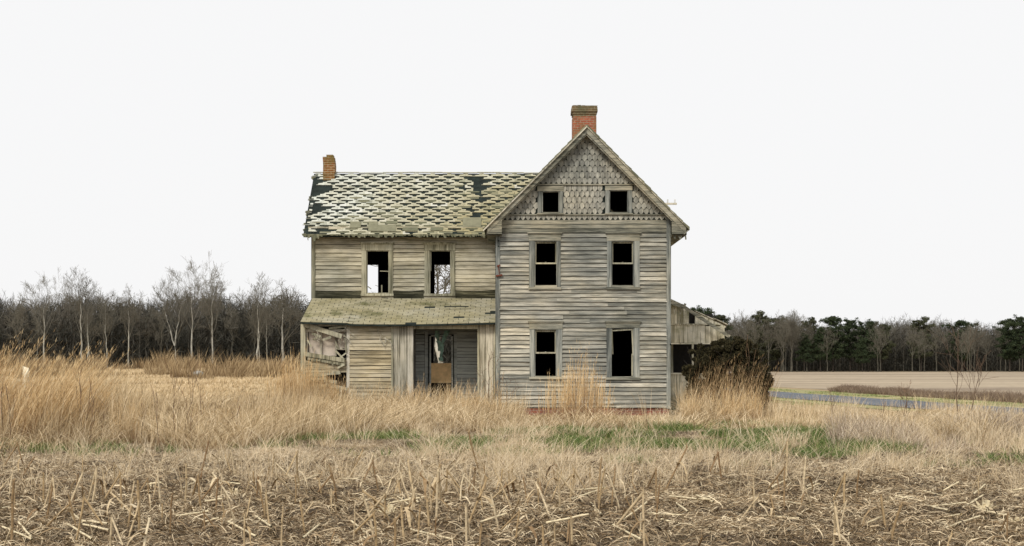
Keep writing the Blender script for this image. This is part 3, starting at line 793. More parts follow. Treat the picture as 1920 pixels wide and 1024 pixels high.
for i in range(NX):
    a, b = xl(0)+(XPR-xl(0))*i/NX, xl(0)+(XPR-xl(0))*(i+1)/NX
    B.face([pp(a, 0, -.004), pp(b, 0, -.004), pp(b, 1, -.004), pp(a, 1, -.004)], .2); B.face([pp(a, 0, -.06), pp(a, 1, -.06), pp(b, 1, -.06), pp(b, 0, -.06)], .2)
    B.face([pp(a, 0, -.06), pp(b, 0, -.06), pp(b, 0, -.004), pp(a, 0, -.004)], .2)
B.face([pp(xl(0), 0, -.06), pp(xl(0), 0, 0), pp(xl(1), 1, 0), pp(xl(1), 1, -.06)], .2)
B.build("roof_deck", M['felt'], pr)
B = mb(); B.beam((X(715, 43), PEY+1.95, PEZ+.86), (X(727, 43), PEY+1.9, PEZ+.83), .09, .02, .05); B.beam((X(832, 42), PEY+1.2, PEZ+.53), (X(878, 42), PEY+1.2, PEZ+.535), .03, .03, .1)
B.split("loose_batten", M['felt'], pr)
ZF = .46
# right bay: planks, header, opening
B = mb()
def planks(x0, x1, z0, z1, Y, wd, th=.03):
    x = x0
    while x < x1-.02:
        b = min(x1, x+wd*random.uniform(.85, 1.15)); b = x1 if x1-b < .06 else b
        B.box(x+.003, b-.003, Y-random.uniform(0, .008), Y+th, z0+random.uniform(0, .02), z1, random.random()); x = b
planks(X(737, YP), X(775, YP), .1, PEZ-.05, YP, .22); B.build('plank_wall', M['plank'], house); B = mb(); planks(X(897, YP), XPR-.0, .1, PEZ-.06, YP, .24)
pw = B.build("plank_wall", M['plank'], house)
B = mb(); B.box(X(775, YP)+.002, X(897, YP)-.002, YP-.01, YP+.05, Z(617, YP), PEZ-.055, .95)
B.box(X(735, YP)-.02, X(735, YP)+.03, YP-.04, YP+.0, .1, PEZ-.06, .6); B.box(XPR-.05, XPR, YP-.05, YP-.01, .1, PEZ-.06, .6)
B.box(X(897, YP)-.03, X(897, YP)+.03, YP-.03, YP-.009, .1, Z(617, YP), .3)
B.split("header", M['trim_b'], pw)
B = mb(); clap(B, X(655, YP), X(734, YP), .12, PEZ-.09, YP, .118, [], prot=.026, miss=.0, split=(1, 3))
cw = B.build("porch_clapboard_wall", M['siding_c'], house)
B = mb(); B.box(X(655, YP), X(735, YP), YP+.002, YP+.08, .1, PEZ-.08, .2)
B.box(X(573, YP), X(655, YP), YP+.40, YP+.44, .1, PEZ-.08, .2)
B.build("backing_board", M['inside'], cw)
# broken left bay
hb_ = (X(575, YP), X(653, YP), Z(668, YP), Z(606, YP))
B = mb(); clap(B, X(573, YP), X(655, YP), .12, Z(676, YP), YP+.02, .118, [(X(612, YP), X(655, YP), .1, Z(700, YP))], prot=.03, miss=.05, wob=.02, split=(.5, 1.5))
for zz_, x0_, x1_ in ((683, 575, 612), (690, 580, 640)): B.box(X(x0_, YP), X(x1_, YP), YP-.01, YP+.015, Z(zz_, YP), Z(zz_, YP)+.1, random.random(), Matrix.Rotation(.05, 3, 'Y'))
B.build("collapsed_clapboards", M['siding_c'], house)
B = mb()
for k in range(9):
    xa = X(random.uniform(606, 622), YP); z = Z(random.uniform(698, 756), YP); L = random.uniform(.4, .75)
    B.beam((xa, YP+.02, z), (xa+L, YP-.05+random.uniform(-.05, .05), z-random.uniform(-.05, .28)), .02, .10, random.random())
for k in range(8):
    xa = X(random.uniform(574, 636), YP); z = Z(random.uniform(608, 690), YP); a = random.uniform(-1.2, .6)
    B.beam((xa, YP-.03, z), (xa+math.cos(a)*.3, YP-.1, z+math.sin(a)*.25), .02, random.uniform(.03, .08), random.random())
B.split("hanging_board", M['trim_b'], house)
B = mb(); B.box(X(564, YP), X(573, YP), YP-.04, YP+.05, -.1, PEZ-.06, .9); B.box(X(564, YP), X(566, YP), YP+.05, YB, -.1, PEZ-.0, .6)
B.build("porch_post", M['trim_b'], house)
B = mb(); B.box(X(577, YP), X(600, YP), YP+.18, YP+.2, Z(666, YP), Z(620, YP)); B.box(X(602, YP), X(629, YP), YP+.18, YP+.2, Z(667, YP), Z(619, YP)); B.box(X(631, YP), X(648, YP), YP+.2, YP+.22, Z(656, YP), Z(620, YP))
B.split("plaster_panel", M['panel'], house)
B = mb()
B.box(X(600, YP)-.01, X(602, YP)+.01, YP+.1, YP+.17, Z(668, YP), Z(614, YP)); B.box(X(627, YP), X(630, YP), YP+.1, YP+.17, Z(668, YP), Z(614, YP)); B.box(X(574, YP), X(576, YP), YP+.05, YP+.12, Z(668, YP), Z(610, YP))
B.box(X(650, YP), X(656, YP), YP-.02, YP+.1, .1, Z(606, YP)); B.box(X(573, YP), X(650, YP), YP+.06, YP+.12, Z(622, YP), Z(617, YP)); B.box(X(573, YP), X(650, YP), YP+.02, YP+.08, Z(612, YP), Z(609, YP))
B.box(X(630, YP), X(651, YP), YP+.02, YP+.06, Z(655, YP), Z(652, YP))
B.split("stud", M['plank'], house)
B = mb()
def pb(a, b, w_, d_, dy=0, r=None): B.beam((X(a[0], YP), YP-.05+dy, Z(a[1], YP)), (X(b[0], YP), YP-.12+dy, Z(b[1], YP)), w_, d_, r)
pb((571, 609), (642, 631), .05, .14, 0, .9); pb((573, 664), (648, 676), .06, .13, .0, .4); pb((577, 672), (648, 684), .05, .08, .02, .1)
pb((617, 616), (652, 612), .04, .06, .05, .9); pb((630, 658), (644, 672), .03, .05, 0, .8); pb((636, 672), (650, 662), .03, .04, 0, .95); pb((629, 640), (636, 656), .03, .03, .06, .3)
pb((646, 625), (650, 660), .03, .04, .05, .2); pb((634, 690), (646, 684), .06, .06, .0, .95); pb((600, 610), (612, 604), .03, .05, 0, .8)
B.split("fallen_board", M['trim_b'], house)
B = mb()
for k in range(16):
    px = random.choice((random.uniform(640, 655), random.uniform(590, 650), random.uniform(705, 735))); py = random.uniform(606, 640)
    a = Vector((X(px, YP), YP-.1, Z(py, YP)))
    for q in range(3):
        b = a+Vector((random.uniform(-.12, .12), random.uniform(-.04, .02), random.uniform(-.16, .02))); B.beam(a, b, .018, .018, .2); a = b
B.build("dead_vine", M['plank'], house)
# inside the porch
B = mb(); clap(B, XPL+.3, XL-.02, ZF, 3.2, YB-.03, .11, [(doorB[0]-.12, doorB[1]+.1, 0, doorB[3]+.12)], prot=.012, miss=0)
B.build("porch_back_wall", M['siding_in'], house)
B = mb(); B.box(doorB[0]-.11, doorB[0]-.0, YB-.07, YB-.01, ZF, doorB[3]+.1); B.box(doorB[1], doorB[1]+.1, YB-.07, YB-.01, ZF, doorB[3]+.1); B.box(doorB[0]-.0, doorB[1]+.0, YB-.07, YB-.01, doorB[3], doorB[3]+.1)
B.build("door_frame", M['siding_in'], house)
B = mb(); B.box(XPL+.02, XPR, YP+.09, YB-.08, ZF-.1, ZF); B.box(XPL+.05, X(775, YP), YP+1.0, YP+1.06, ZF, 2.9, .2)
B.build("porch_floor", M['floor'], house)
B = mb(); B.box(X(808, 43.2), X(846, 43.2), 43.28, 43.31, Z(718, 43.2), Z(681, 43.2), .5); lb = B.build("door_panel", M['ply'], house)
B = mb()   # stiles of the broken screen door around the tan panel
B.box(X(805, 43.2), X(808, 43.2)-.003, 43.28, 43.32, ZF+.05, Z(630, 43.2)); B.box(X(846, 43.2)+.003, X(849, 43.2), 43.28, 43.32, ZF+.05, Z(630, 43.2)); B.box(X(808, 43.2), X(846, 43.2), 43.28, 43.32, Z(631, 43.2), Z(628, 43.2))
B.split("door_stile", M['siding_in'], lb)
# lean-to behind, right side
YC = 46.0
B = mb(); x1 = X(1350, YC); x0 = XR-.3
def lx(px): return X(px, YC)
def lz(py): return Z(py, YC)
def leanroof(px): return 562+(px-1258)*(610-562)/(1362-1258.0)
x = x0
def lboards(pa, pb_, ytop, ybot, wd, dy=0):
    px = pa
    while px < pb_-1:
        q = min(pb_, px+wd*random.uniform(.85, 1.15)); yt0, yt1 = (leanroof(px)+2, leanroof(q)+2) if ytop is None else (ytop+random.uniform(-1, 1),)*2
        B.prism([(lx(px)+.003, lz(yt0)), (lx(q)-.003, lz(yt1)), (lx(q)-.003, lz(ybot)+random.uniform(-.01, .01)), (lx(px)+.003, lz(ybot))], YC-random.uniform(0, .01)+dy, YC+.03+dy, random.random()); px = q
lboards(1240, 1292, None, 607, 6); lboards(1303, 1350, None, 609, 6); lboards(1350, 1362, None, 614, 6)
B.build('lean_to_wall', M['lean'], house); B = mb(); lboards(1240, 1322, 609.5, 643, 21, -.012); lboards(1322, 1350, 610.5, 643, 29, -.012); B.build('lean_to_wall', M['lean'], house); B = mb(); lboards(1240, 1352, 702, 775, 15)
lb2 = B.build("lean_to_wall", M['lean'], house)
B = mb(); B.box(lx(1240), lx(1350), YC-.05, YC-.013, lz(609.5), lz(607)); B.box(lx(1240), lx(1352), YC-.04, YC+.0, lz(645.5), lz(643.2)); B.box(lx(1240), lx(1352), YC-.06, YC+.0, lz(702), lz(699))
B.box(lx(1297), lx(1300.5), YC-.03, YC+.03, lz(699), lz(645)); B.box(lx(1350.5), lx(1358), YC-.06, YC-.0, lz(646), lz(613)); B.box(lx(1352), lx(1357), YC+.03, YC+.1, lz(775), lz(646))
B.box(lx(1262), lx(1266), YC+.6, YC+.66, lz(699), lz(645), .1)
B.split("post", M['lean'], house)
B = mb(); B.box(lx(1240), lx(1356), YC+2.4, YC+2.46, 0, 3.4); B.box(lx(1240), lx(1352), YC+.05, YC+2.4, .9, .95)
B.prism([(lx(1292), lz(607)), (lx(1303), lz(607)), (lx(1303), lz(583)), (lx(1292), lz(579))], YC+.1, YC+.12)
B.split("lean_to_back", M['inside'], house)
B = mb()
def lr(pa, pb_, off=0, th=4, ya=YC-.28, yb=YC+2.4, r=None):
    B.prism([(lx(pa), lz(leanroof(pa)+off)), (lx(pb_), lz(leanroof(pb_)+off)), (lx(pb_), lz(leanroof(pb_)+off+th)), (lx(pa), lz(leanroof(pa)+off+th))], ya, yb, r)
lr(1240, 1282, 0, 3, r=.8); lr(1282, 1303, 1.5, 2, YC+.5, r=.2); lr(1303, 1340, -1, 2.0, YC-.04, r=.5); lr(1338, 1364, -3.0, 2.0, YC-.1, r=.1)
B.build("lean_to_roof", M['plank'], house)
B = mb(); B.beam((lx(1256), YC-.33, lz(568)), (lx(1280), YC-.33, lz(577)), .05, .12, .9)
B.beam((lx(1275), YC-.36, lz(573)), (lx(1364), YC-.45, lz(632)), .07, .11, .4); B.beam((lx(1280), YC-.3, lz(577)), (lx(1283), YC-.3, lz(570)), .04, .08, .6)
B.split("loose_rafter", M['trimh'], house)
# details: insulator arm and rusty bracket
B = mb(); B.box(X(1245, 43), X(1269, 43), 42.97, 43.03, Z(384, 43), Z(380.5, 43), .9); ar = B.build("wire_arm", M['plank'], house)
B = mb()
for px in (1265.5, 1252): B.box(X(px-1.3, 43), X(px+1.3, 43), 42.98, 43.02, Z(380.4, 43), Z(374, 43), .9)
B.split("insulator", M['ceramic'], ar)
B = mb(); y = YA-.06
B.beam((RX(935), y, RZ(499)), (RX(936), y-.03, RZ(514)), .02, .02); B.beam((RX(932), y, RZ(500)), (RX(938), y, RZ(497)), .05, .04); B.beam((RX(930), y-.02, RZ(518)), (RX(942), y-.04, RZ(516)), .05, .05)
B.build("rusty_bracket", M['rust'], house)
B = mb()
for px, py in ((935, 452), (935, 462), (1257, 646)): B.box(RX(px)-.022, RX(px)+.022, YA-.052, YA-.046, RZ(py)-.022, RZ(py)+.022)
B.split("bolt_hole", M['felt'], house)
# rags in the doorway
B = mb(); random.seed(4)
def rag(p, n, w_, dx):
    a = Vector(p)
    for i in range(n):
        b = a+Vector((dx+random.uniform(-.03, .03), random.uniform(-.03, .03), -.11)); ww = w_*random.uniform(.6, 1.2)
        B.face([(a.x-ww, a.y, a.z), (a.x+ww, a.y+.02, a.z), (b.x+ww*.8, b.y+.02, b.z), (b.x-ww*.8, b.y, b.z)], random.random())
        B.face([(a.x-ww, a.y+.04, a.z), (a.x+ww, a.y+.01, a.z), (b.x+ww*.8, b.y-.01, b.z), (b.x-ww*.8, b.y+.03, b.z)], random.random()); a = b
rag((X(819, 43), 43.15, Z(620, 43)), 6, .075, .02); rag((X(838, 43), 43.12, Z(620, 43)), 5, .08, -.035); rag((X(830, 43), 43.12, Z(645, 43)), 5, .07, .0)
rg = B.build("tattered_curtain", M['rag'], None)
rg.location = HO; tag(rg, "tattered pale green cloth hanging in the open porch doorway", "curtain")

# ------------------------------------------------------------------ trees
def grow(out, p, d, L, r, depth, rs, up=.12, kink=.22, nch=(3, 5), lenf=.55, twig=.012):
    n = 4 if depth > 1 else 3
    pts = [p]; rad = [r]; dd = d.copy()
    for i in range(n):
        dd = dd+np.array([rs.gauss(0, kink), rs.gauss(0, kink), rs.gauss(0, kink)*.6+up]); dd /= np.linalg.norm(dd)
        pts.append(pts[-1]+dd*L/n); rad.append(max(twig, r*(1-.75*(i+1)/n)))
        out.append((pts[-2], pts[-1], rad[-2], rad[-1], depth))
    if depth == 0: return
    k = rs.randint(*nch)
    for j in range(k):
        t = rs.uniform(.25, 1.0)*n; i = min(n-1, int(t)); q = pts[i]+(pts[i+1]-pts[i])*(t-i)
        base = pts[i+1]-pts[i]; base = base/np.linalg.norm(base)
        s = np.array([rs.gauss(0, 1), rs.gauss(0, 1), rs.gauss(0, 1)]); s -= base*s.dot(base); s /= np.linalg.norm(s)
        a = rs.uniform(.45, .9); nd = base*math.cos(a)+s*math.sin(a)
        grow(out, q, nd, L*lenf*rs.uniform(.7, 1.25), max(twig, rad[i]*.6), depth-1, rs, up, kink, nch, lenf, twig)
def bare_tree(seed, H=14, r=.22, fork=.4, nb=12, depth=3, spread=.75, lean=.0, kink=.2, nch=(3, 5), double=False, twig=.014, blen=.42, up=.12, lenf=.55):
    rs = random.Random(seed); trunk = []; crown = []
    def stem(p, top, r0, steps=9, start=0):
        pts = [p]; cur = p.copy(); d = (top-p); 
        for i in range(steps):
            cur = p+d*(i+1)/steps+np.array([rs.gauss(0, .012), rs.gauss(0, .012), 0])*H*(.6 if i < steps-1 else 1); pts.append(cur)
        rad = [r0*(1-.85*(i/steps)**1.1) for i in range(steps+1)]
        for i in range(steps): trunk.append((pts[i], pts[i+1], rad[i], rad[i+1], 9))
        return pts, rad
    stems = []
    if double:
        s0, r_0 = stem(np.zeros(3), np.array([lean*.4*H, 0, H*fork]), r, 4)
        stems.append(stem(s0[-1], np.array([lean*H-.16*H, .03*H, H*.93]), r*.72, 7)); stems.append(stem(s0[-1], np.array([lean*H+.14*H, -.03*H, H*.96]), r*.68, 7)); f0 = .1
    else: stems.append(stem(np.zeros(3), np.array([lean*H, 0, H*.93]), r)); f0 = fork
    trunk[0] = (trunk[0][0]-np.array([0, 0, .4]), trunk[0][1], trunk[0][2]*1.3, trunk[0][3], 9)
    for pts, rad in stems:
        n = len(pts)-1
        for b in range(nb):
            t = (f0+(1-f0)*(b+.3)/nb)*n; i = min(n-1, int(t)); q = pts[i]+(pts[i+1]-pts[i])*(t-i)
            az = b*2.4+rs.uniform(-.5, .5); tl = spread*rs.uniform(.6, 1.15)
            d = np.array([math.cos(az)*math.sin(tl), math.sin(az)*math.sin(tl), math.cos(tl)])
            L = H*blen*(1-.55*(b/nb))*rs.uniform(.7, 1.15)
            grow(crown, q, d, L, max(twig, rad[i]*.5), depth, rs, kink=kink, nch=nch, twig=twig, up=up, lenf=lenf)
    return trunk, crown
def seg_mesh(name, segs, mat, sides=3, rndv=None):
    P0 = np.array([s[0] for s in segs]); P1 = np.array([s[1] for s in segs]); R0 = np.array([s[2] for s in segs]); R1 = np.array([s[3] for s in segs])
    V, Fq, rr = tubes(P0, P1, R0, R1, sides, np.random.RandomState(1).rand(len(segs)) if rndv is None else rndv)
    me = npmesh(name, V, [Fq], rr); me.materials.append(mat); return me
def put_tree(name, tm, cm, loc, rz_, s, label, group=None, cat="tree", sz=None):
    e = empty(name, loc, rz_); e.scale = (s, s, sz or s); tag(e, label, cat, group)
    link(bpy.data.objects.new("trunk", tm), e); link(bpy.data.objects.new("crown", cm), e); return e

variants = []
specs = [dict(H=15, r=.21, fork=.48, nb=10, spread=.62, depth=3, twig=.013, kink=.07, up=.13, nch=(4, 6), lenf=.46, blen=.66),
         dict(H=14, r=.18, fork=.42, nb=11, spread=.5, depth=3, twig=.012, kink=.08, up=.13, nch=(4, 6), lenf=.48, blen=.55),
         dict(H=13, r=.15, fork=.38, nb=13, spread=.6, depth=3, kink=.14, twig=.012, nch=(4, 6), lenf=.5, up=.08, blen=.42),
         dict(H=15, r=.22, fork=.34, nb=8, spread=.6, depth=3, double=True, lean=-.05, twig=.013, kink=.10, nch=(4, 6), blen=.5),
         dict(H=12, r=.10, fork=.33, nb=12, spread=.6, depth=3, lean=.05, twig=.012, kink=.15, nch=(3, 5)), dict(H=9, r=.2, fork=.3, nb=11, spread=1.0, depth=3, kink=.36, twig=.018, nch=(4, 5), blen=.6)]
for i, sp in enumerate(specs):
    t, c = bare_tree(100+i, **sp)
    variants.append((seg_mesh("trunk", t, M['bark'], 8), seg_mesh("crown", c, M['twig'], 3), float(np.percentile([q[1][2] for q in c], 99.7))))
dim = [(lambda m_: (m_.materials.clear(), m_.materials.append(M['bark_mid']), m_)[2])(t.copy()) for t, c, H in variants]
# the trees that stand out at the edge of the left wood: (px, top py, variant, distance, label)
LT = [(82, 515, 0, 165, "leftmost tall bare tree with straight pale trunk at the edge of the left wood"),
      (153, 512, 1, 160, "bare pale tree with narrow upright crown, second tall one from the left edge"),
      (168, 560, 4, 163, "slim bare tree with mossy forked trunk just right of the second tall pale tree"),
      (201, 540, 4, 168, "thin crooked bare tree with pale leaning stem in the left wood"),
      (241, 545, 2, 170, "bare tree with spreading steep limbs midway along the left wood"),
      (331, 522, 3, 155, "bare tree with trunk forked low into two leaning pale stems"),
      (359, 487, 0, 158, "tallest bare tree of the left wood, its fan crown high above the others"),
      (398, 512, 2, 162, "bare tree with dark knotted crown right of the tallest fan crowned tree"),
      (483, 522, 1, 166, "bare tree with bright white lower trunk near the left side of the house"),
      (530, 538, 5, 150, "gnarled oak like bare tree with twisting dark limbs closest to the house on the left")]
for px, top, v, Y, lab in LT:
    tm, cm, H = variants[v]; x = X(px, Y); z = float(terrain(x, Y)); s = (Z(top, Y)-z)/H
    put_tree("bare_tree", tm, cm, (x, Y, z), {0: 0.3, 3: 0.0}.get(v, px*1.7), s*(1.06 if v != 3 else 1), lab)
rs = random.Random(8)
for k in range(24):   # slimmer stems along the same edge
    px = rs.uniform(0, 570); Y = rs.uniform(166, 200); v = rs.choice((1, 2, 4, 4)); tm, cm, H = variants[v]; tm = tm if k % 3 == 0 else dim[v]; x = X(px, Y); z = float(terrain(x, Y))
    top = rs.uniform(532, 585); s = (Z(top, Y)-z)/H
    put_tree("bare_tree", tm, cm, (x, Y, z), rs.uniform(0, 6), s*.8, "slim bare grey tree among the many at the edge of the left wood", "slim trees at the edge of the left wood", sz=s)
tm, cm, H = variants[5]
put_tree("bare_tree", tm, cm, (X(822, 80), 80, 0), 1.0, .93, "gnarled bare tree behind the house, glimpsed through its second upstairs window")

# merged background woods
low = []
for i in range(6):
    t, c = bare_tree(300+i, H=13, r=.14, fork=.3, nb=11, spread=.7, depth=2, kink=.22, nch=(4, 6), twig=.018)
    low.append((t, c))
def woods(name, label, rsd, n, xr, yr, topf, mat, shrub_n, shrub_h, lmat):
    rs = np.random.RandomState(rsd); Vs, Fs, Rs = [], [], []; o = 0
    pre = []
    for t, c in low:
        a = tubes([s[0] for s in t], [s[1] for s in t], [s[2] for s in t], [s[3] for s in t], 4)
        b = tubes([s[0] for s in c], [s[1] for s in c], [s[2] for s in c], [s[3] for s in c], 3)
        V = np.concatenate([a[0], b[0]]); Fq = np.concatenate([a[1], b[1]+len(a[0])]); pre.append((V, Fq))
    for k in range(n):
        V, Fq = pre[rs.randint(len(pre))]; px = xr[0]+(xr[1]-xr[0])*(k+rs.rand())/n; Y = rs.uniform(*yr); x = X(px, Y); z = float(terrain(x, Y))
        top = topf(px)+rs.uniform(-6, 16); s = (Z(top, Y)-z)/15.5; a = rs.uniform(0, 6.28); ca, sa = math.cos(a), math.sin(a)
        W = np.stack([(V[:, 0]*ca-V[:, 1]*sa)*s*.9+x, (V[:, 0]*sa+V[:, 1]*ca)*s*.9+Y, V[:, 2]*s+z], 1)
        Vs.append(W); Fs.append(Fq+o); Rs.append(np.full(len(W), rs.rand())); o += len(W)
    me = npmesh(name, np.concatenate(Vs), [np.concatenate(Fs)], np.concatenate(Rs)); me.materials.append(mat)
    tag(link(bpy.data.objects.new(name, me)), label, "woods", kind="stuff")
    # undergrowth
    N = shrub_n; px = rs.uniform(xr[0], xr[1], N); Y = yr[0]-3+rs.rand(N)**.8*(yr[1]-yr[0]+22); x = (px-960)*Y/F
    hh = shrub_h*(.55+.75*fbm(x*.16, Y*.16, rsd))*(.7+.3*rs.rand(N)); z = terrain(x, Y)+rs.rand(N)*hh
    c = np.stack([x, Y, z], 1); sz = rs.uniform(.3, 1.1, N)
    d1 = rs.normal(size=(N, 3)); d1 /= np.linalg.norm(d1, axis=1, keepdims=True); d2 = np.cross(d1, rs.normal(size=(N, 3))); d2 /= np.linalg.norm(d2, axis=1, keepdims=True)
    d1[:, 2] += np.where(rs.rand(N) < .5, 1.2, 0); d1 /= np.linalg.norm(d1, axis=1, keepdims=True)
    V = np.stack([c-d1*sz[:, None], c-d2*sz[:, None]*.07, c+d1*sz[:, None], c+d2*sz[:, None]*.07], 1).reshape(-1, 3)
    Fq = (np.arange(N)*4)[:, None]+np.array([[0, 1, 2, 3]])
    me = npmesh("undergrowth", V, [Fq], np.repeat(rs.rand(N), 4)); me.materials.append(lmat)
    tag(link(bpy.data.objects.new("undergrowth", me)), label.replace("mass of bare trees", "dark tangled undergrowth"), "undergrowth", kind="stuff")
woods("woodland", "mass of bare trees in the dark wood behind the left trees", 21, 440, (-420, 1010), (178, 225), lambda p: 547+8*math.sin(p*.03)+(22 if p > 560 else 0), M['woods'], 290000, 8.9, M['under'])
woods("woodland", "mass of bare trees in the wood beyond the field on the right", 22, 640, (1180, 2360), (272, 330), lambda p: 600+7*math.sin(p*.021), M['woods'], 320000, 8.8, M['under'])

# pines and bare trees beyond the field
def pine_mesh(seed, H=14, shape='round', mat=None):
    rs = np.random.RandomState(seed); r = random.Random(seed); segs = []; p = np.array([0., 0, -.4]); n = 8; pts = [p]
    for i in range(n):
        q = np.array([r.gauss(0, .12)*i*.35, r.gauss(0, .12)*i*.35, H*.95*(i+1)/n]); segs.append((pts[-1], q, .2*(1-i/n*.8), .2*(1-(i+1)/n*.8), 9)); pts.append(q)
    C = []
    nb = 36
    for b in range(nb):
        t = .24+.74*b/nb; i = min(n-1, int(t*n)); q = pts[i]+(pts[i+1]-pts[i])*(t*n-i); az = b*2.4+r.uniform(-.6, .6)
        u = (t-.24)/.74
        if shape == 'round': L = H*.24*math.sqrt(max(.05, 1-(u*1.0-.35)**2*1.9))*r.uniform(.6, 1.2)
        elif shape == 'flat': L = H*(.13+.15*u)*r.uniform(.6, 1.2) if u < .88 else H*.10
        else: L = H*.24*(1-u*.8)*r.uniform(.6, 1.2)
        e = q+np.array([math.cos(az)*L, math.sin(az)*L, L*r.uniform(.05, .45)]); segs.append((q, e, .06, .02, 1))
        for k in range(r.randint(6, 9)):
            f = r.uniform(.2, 1.05); c = q+(e-q)*f+np.array([r.gauss(0, .35), r.gauss(0, .35), r.gauss(0, .2)]); C.append((c, r.uniform(.35, .75)))
    cs = []; 
    for c, s in C:
        m = 48; d = rs.normal(size=(m, 3)); d /= np.linalg.norm(d, axis=1, keepdims=True); rad = rs.rand(m)**.4
        cs.append(c+d*rad[:, None]*np.array([s*1.0, s*1.0, s*.75]))
    P = np.concatenate(cs); N = len(P); d1 = rs.normal(size=(N, 3)); d1[:, 2] += .4; d1 /= np.linalg.norm(d1, axis=1, keepdims=True)
    d2 = np.cross(d1, rs.normal(size=(N, 3))); d2 /= np.linalg.norm(d2, axis=1, keepdims=True); sz = rs.uniform(.1, .26, N)[:, None]
    V = np.stack([P-d1*sz, P-d2*sz*.4, P+d1*sz, P+d2*sz*.4], 1).reshape(-1, 3)
    me = npmesh("crown", V, [(np.arange(N)*4)[:, None]+np.array([[0, 1, 2, 3]])], np.repeat(rs.rand(N), 4)); me.materials.append(mat or M['pine'])
    return seg_mesh("trunk", segs, M['bark_dark'], 5), me, H
pv = [pine_mesh(1, 14, 'round'), pine_mesh(2, 14, 'flat'), pine_mesh(3, 14, 'cone', M['pine']), pine_mesh(4, 14, 'round', M['pine2']), pine_mesh(5, 14, 'flat', M['pine2'])]
RT = [(1318, 572, 0, 225, "dark round pine rising behind the broken lean-to roof"), (1345, 583, 3, 232, "smaller dark pine just right of the one behind the lean-to roof"),
      (1425, 583, 3, 262, "dull green round topped pine among bare trees, first beyond the dark bush"), (1458, 590, 4, 265, "dull domed pine beside the first round topped pine over the far field"),
      (1517, 594, 3, 266, "hazy olive pine left of the tall dark pine at the field edge"), (1508, 622, 2, 258, "low bright green pine with layered boughs at the far field edge"),
      (1538, 610, 2, 260, "green pine with loose open boughs right of the low layered pine"), (1562, 589, 1, 262, "tall dark pine with a tufted top above the field"),
      (1594, 596, 0, 264, "broad dark pine right of the tall tufted pine"), (1628, 598, 0, 262, "dark green pine in the middle of the right treeline"),
      (1652, 602, 3, 266, "dull green domed pine right of the middle dark pine"), (1617, 632, 2, 258, "low dark green pine below the middle of the right treeline"),
      (1727, 594, 3, 268, "olive pine with feathery top standing over the bare wood"), (1803, 597, 1, 266, "small pine with a dark palm like tuft above the bare wood"),
      (1893, 594, 1, 258, "broad spreading dark pine second from the right edge"), (1917, 590, 0, 256, "dark full pine at the right edge of the photo")]
for k, (px, top, v, Y, lab) in enumerate(RT):
    tm, cm, H = pv[v]; x = X(px, Y); s = Z(top, Y)/H; put_tree("pine_tree", tm, cm, (x, Y, 0), k*1.3, s*(1.15 if v in (1, 4) else 1.0), lab, sz=s)
rs = random.Random(77)
for k in range(46):
    px = rs.choice((rs.uniform(1366, 1500), rs.uniform(1366, 1920), rs.uniform(1640, 1880))); Y = rs.uniform(252, 275); v = rs.choice((1, 2, 4, 4)); tm, cm, H = variants[v]; tm = dim[v]
    top = {True: rs.uniform(582, 596), False: rs.uniform(600, 614)}[px < 1500]; s = Z(top, Y)/H
    put_tree("bare_tree", tm, cm, (X(px, Y), Y, 0), rs.uniform(0, 6), s, "bare grey tree among the many at the far edge of the field", "bare trees beyond the field")

# cedar bush beside the house
def leafcloud(name, centers, m, szr, mat, seed, flat=.7):
    rs = np.random.RandomState(seed); cs = []
    for c, s in centers:
        d = rs.normal(size=(m, 3)); d /= np.linalg.norm(d, axis=1, keepdims=True); cs.append(np.array(c)+d*(rs.rand(m)**.45)[:, None]*np.array([s, s, s*flat]))
    P = np.concatenate(cs); N = len(P); d1 = rs.normal(size=(N, 3)); d1[:, 2] += .5; d1 /= np.linalg.norm(d1, axis=1, keepdims=True)
    d2 = np.cross(d1, rs.normal(size=(N, 3))); d2 /= np.linalg.norm(d2, axis=1, keepdims=True); sz = rs.uniform(*szr, N)[:, None]
    V = np.stack([P-d1*sz, P-d2*sz*.35, P+d1*sz, P+d2*sz*.35], 1).reshape(-1, 3)
    me = npmesh(name, V, [(np.arange(N)*4)[:, None]+np.array([[0, 1, 2, 3]])], np.repeat(rs.rand(N), 4)); me.materials.append(mat); return me
rs = random.Random(5); YCD = 40.6; ce = empty("cedar_bush", (X(1368, YCD), YCD, 0)); tag(ce, "dark dense evergreen bush overgrown with tall dry grass beside the lean-to", "bush")
cen = []; prof = [(1297, 690), (1310, 668), (1325, 652), (1340, 647), (1355, 652), (1372, 647), (1388, 645), (1402, 652), (1415, 668), (1428, 685), (1432, 708), (1412, 740)]
for px, py in prof:
    x = X(px, YCD)-ce.location.x; zt = Z(py, YCD)
    z = zt-.12
    while z > .2:
        cen.append(((x+rs.uniform(-.1, .1), rs.uniform(-.6, .6), z), rs.uniform(.13, .27))); z -= rs.uniform(.12, .25)
    for q in range(7): cen.append(((x+rs.uniform(-.18, .18), rs.uniform(-.5, .5), zt-rs.uniform(-.16, .3)), rs.uniform(.05, .14)))
link(bpy.data.objects.new("foliage", leafcloud("foliage", cen, 420, (.02, .07), M['cedar'], 9)), ce)
segs = []
for k in range(9): grow(segs, np.array([rs.uniform(-.4, .4), rs.uniform(-.2, .2), -.1]), np.array([rs.uniform(-.5, .5), rs.uniform(-.3, .3), 1.0]), 1.9, .035, 1, rs, twig=.006)
link(bpy.data.objects.new("stem", seg_mesh("stem", segs, M['bark_dark'], 5)), ce)

